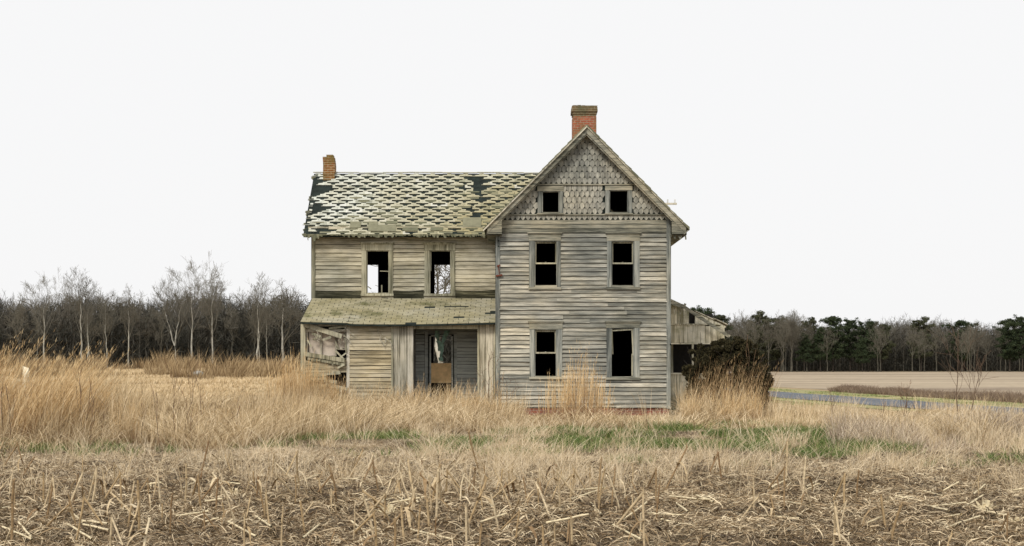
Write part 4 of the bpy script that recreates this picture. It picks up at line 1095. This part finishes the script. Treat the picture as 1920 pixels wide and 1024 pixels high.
# saplings, twiggy shrubs
def sapling(px, Ybase, H, seed, label, mat, spread=.5, nb=7, r=.02, lean=0, fork=.35, group=None, name="sapling", kink=.18, depth=1):
    t, c = bare_tree(seed, H=H, r=r, fork=fork, nb=nb, depth=depth, spread=spread, lean=lean, kink=kink, nch=(2, 4), twig=.004, blen=.5)
    me = seg_mesh(name, t+[(a, b, max(.004, ra*.8), max(.002, rb_*.8), d) for a, b, ra, rb_, d in c], mat, 4)
    x = X(px, Ybase); o = link(bpy.data.objects.new(name, me)); o.location = (x, Ybase, float(terrain(x, Ybase))); return tag(o, label, "sapling" if name == "sapling" else "weed", group)
sapling(1795, 33, 2.35, 41, "bare pale sapling with forked top standing in front of the right field", M['greyweed'], .6, 7, .016)
sapling(1812, 31, 1.7, 42, "dead leaning sapling beside the forked one in front of the right field", M['greyweed'], .5, 6, .016, lean=.2)
sapling(916, 40.2, 1.9, 44, "dark bare shrub growing against the plank wall right of the porch opening", M['weedstem'], .8, 9, .02, kink=.3, fork=.1)
sapling(950, 39.5, 1.2, 45, "low twiggy bush at the corner where porch and front wing meet", M['weedstem'], .9, 10, .014, kink=.35, fork=.05)
sapling(1700, 36, 1.0, 46, "low twiggy bush by the near edge of the road", M['weedstem'], .9, 9, .014, kink=.3, fork=.1)
WD = [(300, 24.8, 1.1), (328, 25, 1.55), (340, 25.2, 1.7), (262, 26.5, .8), (150, 25.5, 1.35), (152, 25.3, 1.2), (168, 25, 1.0), (186, 25.6, .9), (20, 25, 1.2), (8, 25.8, 1.3), (358, 24.6, .7), (380, 31, 1.3), (120, 26, 1.3), (40, 26, 1.2), (445, 26, .8), (1378, 38, 1.5), (1415, 37, 2.1), (1700, 29, .9), (1650, 30, .8), (1560, 31, .9)]
for k, (px, Y, H) in enumerate(WD):
    sapling(px, Y, H, 60+k, "thin brown dead weed stalk standing in the dry grass", M['weedstem'], (.3), 5, .007, lean=random.uniform(-.12, .2), fork=.35, group="dead weed stalks in the dry grass", name="weed_stalk", depth=0)

# weathered stump post at the far left
rs = random.Random(3); YS = 35.0; B = MB((X(48, YS), YS, 0)); x0 = X(40, YS)
ring = 9
prevr = None
for i in range(9):
    z = -.1+i*.19; rr = .11*(1.0-.03*i); cur = [(X(48.5, YS)+math.cos(a*6.283/ring)*rr*(1+rs.uniform(-.15, .15))+(-.01 if i < 5 else .0), YS+math.sin(a*6.283/ring)*rr, z+(rs.uniform(-.12, .12) if i == 8 else 0)) for a in range(ring)]
    if prevr:
        for a in range(ring): B.face([prevr[a], prevr[(a+1) % ring], cur[(a+1) % ring], cur[a]], .9)
    prevr = cur
B.face(prevr, .8); B.beam((X(41, YS), YS-.14, Z(712, YS)), (X(47, YS), YS-.16, Z(775, YS)), .05, .03, .95); B.beam((X(56, YS), YS-.1, Z(716, YS)), (X(53, YS), YS-.1, Z(745, YS)), .05, .03, .95)
o = B.build("wooden_post", M['lean']); o.location = (X(48, YS), YS, 0); tag(o, "weathered pale splintered post standing in dry grass at the left edge", "post")
# pale stone by the wood
bpy_me = bpy.data.meshes.new("rock"); import bmesh
bm = bmesh.new(); bmesh.ops.create_icosphere(bm, subdivisions=3, radius=.45)
rs = random.Random(6)
for v in bm.verts: v.co *= 1+.25*(math.sin(v.co.x*4)+math.sin(v.co.y*5+1)+math.sin(v.co.z*6))*.4; v.co.z *= .6
bm.to_mesh(bpy_me); bm.free(); bpy_me.materials.append(plain("pale_stone", (.33, .31, .27), .6, 3))
o = link(bpy.data.objects.new("rock", bpy_me)); xx = X(369, 110); o.location = (xx, 110, float(terrain(xx, 110))+.45); tag(o, "pale rock on a grassy mound below the tallest bare tree", "rock")

# ------------------------------------------------------------------ grasses
rng = np.random.RandomState(5)
def scatter(n, y0, y1, margin=340, px0=None, px1=None, pw_=1.0):
    """points inside the view wedge, even per ground area"""
    a = -margin if px0 is None else px0; b = 1920+margin if px1 is None or px1 > 1920 else px1
    n = int(n*(b-a)/((b if b < 1921 else 1990)-(a if a >= 0 else -60))); Y = np.sqrt(rng.uniform(y0*y0, y1*y1, n))
    px = rng.uniform(a, b, n); return (px-960)*Y/F, Y, px
def keep_out(x, y):
    """False inside house, porch, lean-to, on the road"""
    ins = (x > XL-.05) & (x < XR+.05) & (y > YA-.08)&(y < YAK+.2)
    ins |= (x > XPL-.05) & (x < XL) & (y > YP-.1) & (y < YBK+.1)
    ins |= (x > XR-.1) & (x < lx(1360)) & (y > YC-.1) & (y < YC+2.6)
    rd = np.abs(x-roadx(y)) < 2.05
    return ~(ins | rd)
def tuft_clump(x, y, freq, seed): return fbm(x*freq, y*freq, seed)
def make_stuff(name, label, parts, mat, cat="grass"):
    V, Fs, R, Hh = join_blades(parts); me = npmesh(name, V, Fs, R, Hh); me.materials.append(mat)
    o = link(bpy.data.objects.new(name, me)); return tag(o, label, cat, kind="stuff")
def bl(x, y, H, W, lx_, ly_, curve=.12, segs=3, rnd=None, fc=.6, dz=0):
    P = np.stack([x, y, terrain(x, y)-.01+dz], 1); lean = np.stack([lx_, ly_], 1); return blades(P, H, W, lean, curve, rng, segs, rnd, fc)
def tufts(x, y, per, rad):
    """each foot becomes a tuft of `per` blades"""
    n = len(x); a = rng.uniform(0, 6.28, n*per); r = rad*np.sqrt(rng.rand(n*per)); X_ = np.repeat(x, per)+np.cos(a)*r; Y_ = np.repeat(y, per)+np.sin(a)*r
    return X_, Y_, np.cos(a), np.sin(a), np.repeat(np.arange(n), per)

# A: middle meadow of straw
parts = []
x, y, px = scatter(21000, 23, 43); k = keep_out(x, y)
d = tuft_clump(x, y, .45, 1); right = np.clip((px-1150)/500, 0, 1)
edge = 24.5+4.5*(fbm(x*.55, x*0+2, 9)-.4)+np.clip((px-420)/300, 0, 1)*5.0+np.clip((px-1000)/200, 0, 1)*1.8-np.clip((px-1560)/100, 0, 1)*4
k &= ~((px > 1130) & (px < 1275) & (y > 38.6))
k &= (y > edge) & (rng.rand(len(x)) < .25+1.1*d); x, y, px, d = x[k], y[k], px[k], d[k]
X_, Y_, ca, sa, ix = tufts(x, y, 11, .11)
dd = d[ix]; pxx = px[ix]; H = (.16+.78*np.clip(dd*1.5-.25, 0, 1))*rng.uniform(.4, 1.25, len(X_))*np.where(pxx > 1430, np.clip((46-Y_)/12, .55, .95), 1.0)
tl = rng.normal(0, .45, len(x)); lxv = ca*.45+tl[ix]+.12+rng.normal(0, .35, len(X_))*np.where(rng.rand(len(X_)) < .25, 3.0, 1.0); lyv = sa*.4+rng.normal(0, .25, len(X_))
H *= np.where((pxx > 960) & (pxx < 1290) & (Y_ > 33.5), .28, 1.0); H *= np.where((pxx > 1420) & (Y_ > 31), .55, 1.0)
tone = np.clip(rng.rand(len(X_))*.9+.05+rng.normal(0, .16, len(x))[ix]+.7*(fbm(X_*.5, Y_*.5, 22)-.5), 0, 1); H = H*rng.uniform(.6, 1.25, len(x))[ix]
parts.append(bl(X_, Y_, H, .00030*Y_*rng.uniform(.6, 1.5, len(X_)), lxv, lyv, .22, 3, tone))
# long thin stems standing above the meadow, thickest at the left and along the house
x, y, px = scatter(9000, 25, 41); c_ = fbm(x*.8, y*.8, 33)
zn = np.clip((330-px)/200, 0, 1)*1.2+np.exp(-((px-560)/90)**2)+.7*np.exp(-((px-760)/140)**2)*(y > 34)+.5*np.exp(-((px-1345)/70)**2)*(y > 33)+.10*(px < 1420)
k = keep_out(x, y) & (rng.rand(len(x)) < zn*np.clip(c_*3-1.0, 0, 1)) & ~((px > 1010) & (px < 1275) & (y > 33)) & (y > 24.5+np.clip((px-420)/300, 0, 1)*5.5); x, y, px = x[k], y[k], px[k]
X_, Y_, ca, sa, ix = tufts(x, y, 12, .14); tl = rng.normal(.12, .16, len(x)); H = rng.uniform(.5, 1.25, len(X_))*rng.uniform(.55, 1.15, len(x))[ix]*np.where(px[ix] < 300, 1.3, 1.0)
parts.append(bl(X_, Y_, H, .00024*Y_*rng.uniform(.6, 1.4, len(X_)), ca*.15+tl[ix]+rng.normal(0, .1, len(X_)), sa*.2, .1, 4, np.clip(rng.rand(len(X_))*.9, 0, 1)))
x, y, px = scatter(700, 30, 42, px0=1430); k = keep_out(x, y) & (x < roadx(y)-2.4) & (fbm(x*.9, y*.9, 44) > .5); x, y = x[k], y[k]
X_, Y_, ca, sa, ix = tufts(x, y, 11, .16); parts.append(bl(X_, Y_, rng.uniform(.3, 1.0, len(X_))*rng.uniform(.5, 1.1, len(x))[ix], .00022*Y_, ca*.25+rng.normal(.05, .15, len(X_)), sa*.2, .1, 3, rng.uniform(.2, 1, len(X_))))
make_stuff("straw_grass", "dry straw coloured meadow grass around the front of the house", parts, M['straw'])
# B: far meadow on the left and behind
parts = []
x, y, px = scatter(30000, 42, 150, px1=960); k = keep_out(x, y) & (rng.rand(len(x)) < .3+fbm(x*.2, y*.2, 4)); x, y = x[k], y[k]
X_, Y_, ca, sa, ix = tufts(x, y, 4, .3); d = fbm(X_*.12, Y_*.12, 14)
H = (.10+.28*d)*rng.uniform(.5, 1.3, len(X_))*np.where(Y_ > 95, 1.5, 1)
parts.append(bl(X_, Y_, H, .00045*Y_*rng.uniform(.6, 1.5, len(X_)), ca*.4+rng.normal(.1, .2, len(X_)), sa*.3, .2, 2, np.clip(.35+.5*rng.rand(len(X_)), 0, 1)))
x, y, px = scatter(700, 100, 160, px1=700); k = fbm(x*.16, y*.12, 31) > .52; x, y = x[k], y[k]    # orange tussocks below the wood
X_, Y_, ca, sa, ix = tufts(x, y, 60, .9); hh = rng.uniform(.4, 2.1, len(x))*(.3+1.3*np.clip(fbm(x*.3, y*.3, 35)*2-.6, 0, 1))
parts.append(bl(X_, Y_, hh[ix]*rng.uniform(.5, 1.1, len(X_)), .00045*Y_, ca*.35+.1, sa*.3, .15, 2, rng.uniform(.0, .45, len(X_))))
make_stuff("meadow_grass", "low dry meadow with orange tussocks running back to the left wood", parts, M['straw'])
# C: right side weeds between straw and road
parts = []
x, y, px = scatter(4200, 24, 38, px0=1560, px1=1990); d = tuft_clump(x, y, .5, 61); k = keep_out(x, y) & (rng.rand(len(x)) < .2+1.2*d) & (x < roadx(y)-2.6); x, y, d = x[k], y[k], d[k]
X_, Y_, ca, sa, ix = tufts(x, y, 9, .10); H = (.08+.8*np.clip(d[ix]*2.2-.75, 0, 1))*rng.uniform(.4, 1.15, len(X_))*np.clip((40-Y_)/10, .2, 1)
parts.append(bl(X_, Y_, H, .00028*Y_*rng.uniform(.6, 1.5, len(X_)), ca*.3+rng.normal(0, .22, len(X_)), sa*.3, .15, 3))
x, y, px = scatter(4200, 46, 80, px0=1560, px1=2000)   # brush in the ditch beyond the verge
k = (x > roadx(y)+4.9) & (x < roadx(y)+8.0); x, y = x[k], y[k]
X_, Y_, ca, sa, ix = tufts(x, y, 16, .25); H = (.15+.5*fbm(X_*.5, Y_*.5, 71))*rng.uniform(.5, 1.1, len(X_))
parts.append(bl(X_, Y_, H, .0003*Y_, ca*.5+rng.normal(0, .25, len(X_)), sa*.3, .15, 2, rng.uniform(0, .3, len(X_))))
make_stuff("dead_weeds", "grey brown dead weeds along the near side of the road and the ditch beyond it", parts, M['greyweed'], "weeds")
# D: green grass patches
parts = []
x, y, px = scatter(42000, 20, 38)
g = fbm(x*.75, y*.8, 41); band = np.exp(-((y-27.5-(px > 1000)*1.0)/3.6)**2)*np.clip((px-300)/700, .25, 1.0)*np.where(px > 1560, .6, 1)+.45*np.exp(-((y-22.5)/2)**2)*(px > 1150)
k = (rng.rand(len(x)) < (4.5+2.5*((px > 1150) & (px < 1560)))*np.clip(g-.49, 0, 1)*band) & keep_out(x, y); x, y = x[k], y[k]
X_, Y_, ca, sa, ix = tufts(x, y, 16, .12); H = rng.uniform(.10, .34, len(X_))
parts.append(bl(X_, Y_, H, .00034*Y_*rng.uniform(.6, 1.4, len(X_)), ca*.7, sa*.6, .3, 2, rng.uniform(0, 1, len(X_))**1.6))
x, y, px = scatter(2500, 50, 120, px0=1400); k = (np.abs(x-roadx(y)) < 4.6) & (np.abs(x-roadx(y)) > 2.1); x, y = x[k], y[k]
X_, Y_, ca, sa, ix = tufts(x, y, 14, .4); parts.append(bl(X_, Y_, rng.uniform(.06, .16, len(X_)), .0004*Y_, ca*.5, sa*.5, .3, 2, rng.uniform(.4, 1, len(X_))))
make_stuff("green_grass", "fresh green grass patches between the stubble and the dry meadow", parts, M['green'])
# E: matted thatch from the stubble to the meadow
parts = []
x, y, px = scatter(140000, 11, 31.5); k = keep_out(x, y) & (rng.rand(len(x)) < (.1+1.3*fbm(x*.8, y*.8, 51))*np.clip((y-9)/9, .15, 1)) & (rng.rand(len(x)) < 1-.75*np.clip((y-26)/4, 0, 1)*(fbm(x*.75, y*.8, 41) > .55)); x, y = x[k], y[k]
X_, Y_, ca, sa, ix = tufts(x, y, 3, .06); th = rng.uniform(0, 6.28, len(X_)); ln = rng.uniform(.5, 3.2, len(X_))
H = rng.uniform(.04, .15, len(X_)); big_ = fbm(X_*.7, Y_*.9, 55)
tone = np.clip(rng.rand(len(X_))*.9+(big_-.5)*1.5, 0, 1)
parts.append(bl(X_, Y_, H, (.00024*Y_+.0012)*rng.uniform(.5, 1.5, len(X_)), np.cos(th)*ln, np.sin(th)*ln*.6, .5, 3, tone))
make_stuff("thatch", "matted grey and tan dead grass between the corn stubble and the meadow", parts, M['thatch'])
# F: pale wispy stems
parts = []
x, y, px = scatter(5200, 15.5, 31); w_ = fbm(x*.9, y*.7, 81); cen_ = (np.exp(-((px-1000)/330)**2)+.9*(px > 1600)+.3)*np.where((px > 1130) & (px < 1600) & (y > 22), .3, 1)
k = rng.rand(len(x)) < (w_-.46)*4.5*cen_; x, y, px = x[k], y[k], px[k]
X_, Y_, ca, sa, ix = tufts(x, y, 13, .12); H = rng.uniform(.15, .75, len(X_))*rng.uniform(.5, 1.2, len(x))[ix]; tl = rng.normal(.12, .45, len(x))
parts.append(bl(X_, Y_, H, .00025*Y_*rng.uniform(.6, 1.4, len(X_)), ca*.4+tl[ix]+rng.normal(0, .28, len(X_)), sa*.3, .2, 4))
make_stuff("wispy_grass", "pale wispy grass stems standing behind the corn stubble", parts, M['wisp'])
# G: corn litter on the field in front
def strips(n, y0, y1, lr_, wr, zr, mat_name, seed, dark=False):
    rs = np.random.RandomState(seed); Y = np.sqrt(rs.uniform(y0*y0, y1*y1, n)); n = int(n*1.22); Y = np.sqrt(rs.uniform(y0*y0, y1*y1, n)); px = rs.uniform(-320, 2240, n); x = (px-960)*Y/F; L = rs.uniform(*lr_, n); W = rs.uniform(*wr, n)
    a = rs.uniform(0, 3.14, n); d = np.stack([np.cos(a), np.sin(a), rs.normal(0, .28, n)], 1); s = np.stack([-np.sin(a), np.cos(a), rs.normal(0, .5, n)], 1)
    z = terrain(x, Y)+rs.uniform(*zr, n); c = np.stack([x, Y, z], 1); bow = rs.uniform(-.28, .28, n)[:, None]*L[:, None]; ar = rs.uniform(0, .25, n)[:, None]*L[:, None]
    pat = fbm(x*.9, Y*1.3, seed); z = z; keep = rs.rand(n) < np.clip((23.5-Y)/8.5, .1, 1)*(.35+1.1*pat)
    L = L*keep+.001
    V = np.zeros((n, 8, 3))
    for k, t in enumerate((-.5, -.17, .17, .5)):
        q = c+d*(L*t)[:, None]+s*bow*(t*t*2-.2)*np.array([1, 1, 0])+np.array([0, 0, 1])*ar*(1-4*t*t); ww = W*(1 if abs(t) < .3 else .45)
        V[:, 2*k] = q-s*ww[:, None]*.5; V[:, 2*k+1] = q+s*ww[:, None]*.5
    b = (np.arange(n)*8)[:, None]; V = V[keep]; n = len(V); b = b[:n]; Q = np.concatenate([b+np.array([[2*k, 2*k+1, 2*k+3, 2*k+2]]) for k in range(3)])
    tone = np.clip(rs.rand(n)*.95+(pat[keep]-.5)*.5, 0, 1)
    return V.reshape(-1, 3), Q, np.repeat(tone, 8)
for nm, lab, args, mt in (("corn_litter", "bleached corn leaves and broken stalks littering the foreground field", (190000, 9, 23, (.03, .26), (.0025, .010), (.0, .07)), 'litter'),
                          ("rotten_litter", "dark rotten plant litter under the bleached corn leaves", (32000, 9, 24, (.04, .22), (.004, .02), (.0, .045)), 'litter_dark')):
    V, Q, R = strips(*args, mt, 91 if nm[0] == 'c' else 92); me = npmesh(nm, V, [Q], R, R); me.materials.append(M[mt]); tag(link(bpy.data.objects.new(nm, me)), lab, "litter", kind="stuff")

# tall broomsedge clumps: things of their own
def broom_mesh(seed, n, H, rad, fan, lean, mat, wf=1.0):
    r = np.random.RandomState(seed); a = r.uniform(0, 6.28, n); rr = rad*np.sqrt(r.rand(n)); P = np.stack([np.cos(a)*rr, np.sin(a)*rr*.7, np.full(n, -.02)], 1)
    h = H*(1-(.5 if rad > .7 else .4)*(rr/rad)**(1.2 if rad > .7 else 1.3))*r.uniform(.2, 1.0, n)**.6; ln = np.stack([np.cos(a)*fan*r.rand(n)+lean+r.normal(0, .05, n), np.sin(a)*fan*r.rand(n)], 1)
    st = blades(P, h, r.uniform(.005, .009, n)*wf, ln, .05, r, 4, r.rand(n), .7)
    # feathery side sprays over the upper half
    m = n*5; i = r.randint(0, n, m); t = r.uniform(.42, 1.0, m); hor = ln[i]*h[i][:, None]*(t*.35+.65*t**2.2)[:, None]; z = h[i]*(t-.05*t**3)
    Q = P[i]+np.concatenate([hor, z[:, None]], 1); sp = blades(Q, r.uniform(.05, .14, m), r.uniform(.004, .008, m)*wf, ln[i]+r.normal(0, .3, (m, 2)), .1, r, 2, r.uniform(.1, 1, m), .7)
    sp = (sp[0], sp[1], sp[2], sp[3], np.ones_like(sp[4]))
    V, Fs, R, Hh = join_blades([st, sp]); me = npmesh("grass_clump", V, Fs, R, Hh); me.materials.append(mat); return me
M['vine'] = blade_mat("brown_dry_stems", (.12, .07, .035), (.34, .22, .11), (.62, .46, .26), (.10, .055, .03), .5, dull=.1)
bm_ = {'stand': broom_mesh(12, 170, 1.9, .55, .1, .05, M['broom'], 1.9), 'spire': broom_mesh(13, 230, 2.2, 1.05, .07, .03, M['broom'], 1.6), 'thin': broom_mesh(6, 75, 1.95, .55, .15, .22, M['vine']), 'tall': broom_mesh(1, 190, 2.0, .8, .05, .0, M['broom']), 'lean': broom_mesh(2, 420, 2.45, .6, .16, .42, M['broom'], 1.35), 'mid': broom_mesh(3, 70, 1.15, .30, .25, .1, M['broom']),
       'wide': broom_mesh(4, 100, 1.35, .6, .3, .08, M['broom']), 'slim': broom_mesh(5, 34, 1.6, .22, .12, .05, M['broom'])}
def clump(kind, px, Y, s, label, group=None, rz_=0, sz=None):
    o = link(bpy.data.objects.new("grass_clump", bm_[kind])); x = X(px, Y); o.location = (x, Y, float(terrain(x, Y))); o.rotation_euler = (0, 0, rz_); o.scale = (s, s, sz or s); return tag(o, label, "grass clump", group)
clump('spire', 1078, 36.5, 1.0, "tall amber grass clump before the front wing wall between its lower windows", sz=1.12)
clump('spire', 1095, 37.2, .7, "tallest amber grass spire in front of the grey clapboards between the windows", sz=1.22, rz_=2)
clump('slim', 1040, 37.5, 1.0, "narrow amber grass clump under the left lower window of the front wing", sz=1.1)
clump('lean', 70, 25.8, 1.0, "big tawny grass clump leaning right at the left edge", sz=.98)
clump('lean', 45, 27.0, 1.0, "tawny grass clump behind the big leaning one at the left", rz_=.3, sz=.85)
clump('lean', 120, 28.5, 1.0, "tawny grass clump leaning right beyond the big one at the left", rz_=.15, sz=1.0)
clump('lean', -25, 27.0, 1.0, "leaning tawny grass clump half cut by the left edge", rz_=.4, sz=1.1)
clump('tall', 8, 26.5, .9, "tall tawny grass clump cut by the left edge of the photo", sz=.95)
clump('slim', 1366, 39.0, 1.0, "golden grass spire in front of the middle of the dark bush", sz=1.25, rz_=1)
clump('thin', 1300, 39.2, 1.0, "sparse golden grass clump leaning right over the left side of the dark bush", sz=1.0)
clump('slim', 1402, 39.3, 1.1, "golden grass clump before the right side of the dark bush", sz=1.0)
for px_, sz_, rz_, w_ in ((1318, 1.0, .2, "left edge"), (1338, 1.12, 1.3, "left half"), (1353, .95, 2.2, "centre left"), (1383, 1.1, .6, "centre right"), (1392, .9, 1.9, "right half"), (1420, 1.0, .1, "right edge")):
    clump('thin', px_, 39.35+rz_*.1, 1.0, "dry brown vine like stems climbing the dark bush at its "+w_, None, 0, sz=sz_*1.12)
clump('stand', 556, 39.6, 1.1, "tall amber grass clump at the left corner of the porch", sz=1.4)
clump('stand', 530, 39.9, 1.2, "amber grass clump just left of the porch corner", rz_=2, sz=1.15)
clump('stand', 632, 40.2, .8, "amber grass clump before the dark hole in the porch boards", rz_=1, sz=.85)
clump('stand', 583, 40.2, .9, "amber grass clump before the broken bay of the porch", sz=1.1)
clump('stand', 607, 40.4, .9, "amber grass clump below the pink plaster panels of the porch", rz_=3, sz=1.05)
clump('mid', 828, 42.3, .9, "dry grass tuft growing inside the porch opening", sz=1.0)
clump('slim', 655, 40.3, .9, "thin amber grass clump before the ochre boards of the porch", sz=.9)
M['pale'] = blade_mat("bleached_bunchgrass", (.40, .30, .19), (.70, .58, .40), (.86, .76, .58), (.30, .21, .12), .3)
bm_['pale'] = broom_mesh(9, 120, 1.0, .4, .35, .08, M['pale'])
for px_, Y_p, sz_, lab_ in ((1590, 33, 1.05, "bushy pale bunch of dry grass left of the dark weeds near the road"), (1560, 34, .8, "smaller pale bunch of dry grass beside the bushy one near the road"), (1610, 31.5, .8, "short pale bunch of dry grass in front of the bushy one near the road"),
        (1800, 27, .95, "pale tall bunch of dry grass below the forked sapling"), (1840, 25.5, .8, "pale bunch of dry grass right of the one below the sapling"), (1895, 29, .9, "pale bunch of dry grass at the right edge of the meadow"), (1480, 25, .6, "small upright pale grass bunch between green patches"), (1250, 33.5, .7, "pale grass bunch on the meadow before the right corner of the house")):
    clump('pale', px_, Y_p, .9, lab_, None, px_, sz=sz_)
r = random.Random(19); G = "broomsedge clumps in the meadow"
for k in range(70):
    zone = r.random()
    if zone < .38: px, Y = r.uniform(-20, 260), r.uniform(25.5, 34)
    elif zone < .62: px, Y = r.uniform(180, 620), r.uniform(29, 40)
    elif zone < .85: px, Y = r.uniform(580, 980), r.uniform(35, 40.3)
    else: px, Y = r.uniform(1290, 1430), r.uniform(35, 39)
    kk = r.choice(('mid', 'mid', 'wide', 'slim')); clump(kk, px, Y, r.uniform(.6, 1.0), "tawny clump of dry grass among many alike in the meadow", G, r.uniform(-.5, .5), sz=r.uniform(.7, 1.15) if px > 560 else r.uniform(.55, .95) if px > 260 else r.uniform(.8, 1.15))

# ------------------------------------------------------------------ corn stalks
def stalk_mesh(seed, kind):
    r = random.Random(seed); segs = []; p = np.array([0., 0, -.05]); H = r.uniform(.30, .5); d = np.array([r.gauss(0, .08), r.gauss(0, .08), 1.0])
    if kind == 'lean': d = np.array([r.choice((-1, 1))*r.uniform(.5, 1.2), r.uniform(-.3, .3), 1.0]); H *= 1.25
    d /= np.linalg.norm(d); n = 5
    for i in range(n):
        q = p+d*H/n; segs.append((p, q, .0095 if i else .011, .0085, 0)); segs.append((q-d*.006, q+d*.004, .0115, .0115, 0)); p = q; d = d+np.array([r.gauss(0, .05), r.gauss(0, .05), 0]); d /= np.linalg.norm(d)
    top = p.copy()
    if kind == 'bent':
        e = p+np.array([r.choice((-1, 1))*r.uniform(.08, .22), r.uniform(-.1, .1), -r.uniform(.15, .3)]); segs.append((p, e, .010, .008, 0))
    for k in range(5): a = r.uniform(0, 6.28); segs.append((np.array([0, 0, .05]), np.array([math.cos(a)*.06, math.sin(a)*.06, -.03]), .004, .003, 0))
    for k in range(3): a = r.uniform(0, 6.28); segs.append((top, top+np.array([math.cos(a)*.012, math.sin(a)*.012, r.uniform(.01, .04)]), .006, .002, 0))
    me = seg_mesh("corn_stalk", segs, M['stalk'], 7)
    B = MB()
    for k in range(1):
        t = r.uniform(.5, .98); a = Vector(top)*t; az = r.uniform(0, 6.28); w_ = r.uniform(.012, .026); dirn = Vector((math.cos(az), math.sin(az), r.uniform(-.4, .6))); sd_ = Vector((-math.sin(az), math.cos(az), 0))
        L = r.uniform(.04, .09); tw = r.uniform(-.8, .8)
        for j in range(4):
            b = a+dirn*L; ww = w_*(1-.22*j); s1 = sd_*ww; s2 = (sd_+Vector((0, 0, tw*.5*(j+1)/4)))*ww*.8
            B.face([a-s1, a+s1, b+s2, b-s2], r.random()); a = b; dirn = dirn+Vector((r.uniform(-.2, .2), r.uniform(-.2, .2), -.75)); dirn.normalize()
    o = B.build("leaf", M['stalk']); lm = o.data; bpy.data.objects.remove(o)
    return me, lm
sv_ = [stalk_mesh(k, ('up', 'up', 'bent', 'lean', 'up', 'bent', 'lean', 'up')[k % 8]) for k in range(16)]
r = random.Random(23)
count = 0
y = 11.0
while y < 20.0:
    rowstep = .76
    xw = y*.384+1.4
    x = -xw+r.uniform(0, .3)
    while x < xw:
        px = 960+x*F/y
        prob = .62 if px < 1250 else .30
        if y > 16.0: prob *= .45
        if y > 18.5: prob *= .3
        if r.random() < prob:
            k = r.randrange(16); yy = y+r.uniform(-.12, .12); xx = x+r.uniform(-.05, .05); e = bpy.data.objects.new("corn_stalk", sv_[k][0]); link(e)
            e.location = (xx, yy, float(terrain(xx, yy))); e.rotation_euler = (r.gauss(0, .08), r.gauss(0, .08), r.uniform(0, 6.28)); s = r.uniform(.75, 1.3); e.scale = (s, s, s*r.uniform(.8, 1.15))
            kind = k % 8
            lab = "short broken corn stalk standing in the stubble" if kind in (0, 1, 4, 7) else ("bent over dry corn stalk snapped near its top" if kind in (2, 5) else "slanting dry corn stalk leaning in the stubble")
            tag(e, lab, "corn stalk", {"s": "standing corn stubble", "b": "bent corn stubble"}.get(lab[0] if not lab.startswith("sl") else "x", "leaning corn stubble"))
            link(bpy.data.objects.new("leaf", sv_[k][1]), e); count += 1
        x += r.uniform(.16, .34) if px < 1250 else r.uniform(.25, .5)
    y += rowstep
# fallen stalks lying on the ground: measured where the photo shows long pale ones
FS = [((110, 948), (185, 1015)), ((290, 870), (270, 1000)), ((120, 990), (180, 1024)), ((5, 1000), (60, 1020)), ((330, 930), (378, 902)), ((565, 1024), (600, 990)), ((900, 922), (945, 995)), ((655, 985), (700, 1020)), ((770, 1005), (850, 1020)), ((30, 985), (65, 1024)), ((1035, 930), (1085, 880)), ((1480, 1024), (1450, 925)), ((420, 985), (490, 1020)), ((1240, 985), (1330, 1000)), ((1085, 925), (1160, 1010))]
rf = random.Random(99)
for q in range(46):
    py = rf.uniform(905, 1015); px = rf.uniform(0, 1920); L = rf.uniform(25, 75)*(py-HZ)/280; a_ = rf.gauss(0, .45); FS.append(((px, py), (px+math.cos(a_)*L, py+math.sin(a_)*L*.8)))
for i, (a, b) in enumerate(FS):
    def gp(p, up):
        Y = CAMZ*F/max(60, (p[1]-HZ)+4); return np.array([X(p[0], Y), Y, .03+up])
    A, Bv = gp(a, .05), gp(b, .03)
    if i >= 15: Bv[2] += rf.uniform(0, .12)
    if np.linalg.norm(A-Bv) > 1.1:
        m_ = (A+Bv)/2; dd_ = (Bv-A)/np.linalg.norm(Bv-A); A, Bv = m_-dd_*.55, m_+dd_*.55
    org = A.copy(); segs = []; n = 5; prev = A
    for j in range(n):
        q = A+(Bv-A)*(j+1)/n+np.array([0, 0, r.uniform(-.003, .004)]); segs.append((prev-org, q-org, .010, .0095, 0)); segs.append((q-org-(Bv-A)*.008, q-org+(Bv-A)*.008, .0125, .0125, 0)); prev = q
    o = link(bpy.data.objects.new("fallen_stalk", seg_mesh("fallen_stalk", segs, M['husk'], 7))); o.location = tuple(org)
    tag(o, "long pale corn stalk lying fallen on the stubble", "corn stalk", "fallen corn stalks")
def husk(px, py, s, label):
    Y = CAMZ*F/(py-HZ); B = MB(); rr = random.Random(int(px))
    for k in range(5):
        az = -.9+k*.45+rr.uniform(-.15, .15); a = Vector((0, 0, .01)); d = Vector((math.sin(az), rr.uniform(-.2, .2), math.cos(az)*.8+.15)); w_ = .018
        for j in range(4):
            b = a+d*.045; ww = w_*(1.4-.35*j) ; B.face([a-Vector((ww, 0, 0)), a+Vector((ww, 0, 0)), b+Vector((ww*.8, .01, 0)), b-Vector((ww*.8, 0, 0))], .5); a = b; d = d+Vector((rr.uniform(-.2, .2), -.1, -.15))
    B.beam((0, .01, 0), (.02, .01, .12), .03, .03, .5)
    o = B.build("corn_husk", M['husk']); o.location = (X(px, Y), Y, float(terrain(X(px, Y), Y))); o.scale = (s, s, s); tag(o, label, "corn husk")
husk(1848, 968, 1.3, "pale open corn husk lying on the stubble in the lower right")
husk(1668, 948, .8, "small curled corn husk on dark litter left of the pale open one")
husk(730, 972, 1.2, "papery corn husk among standing stalks left of centre")
husk(1905, 992, .9, "ragged corn husk at the right edge of the stubble")
husk(440, 935, 1.0, "pale corn husk among stubble at the left")
print("stalks", count)
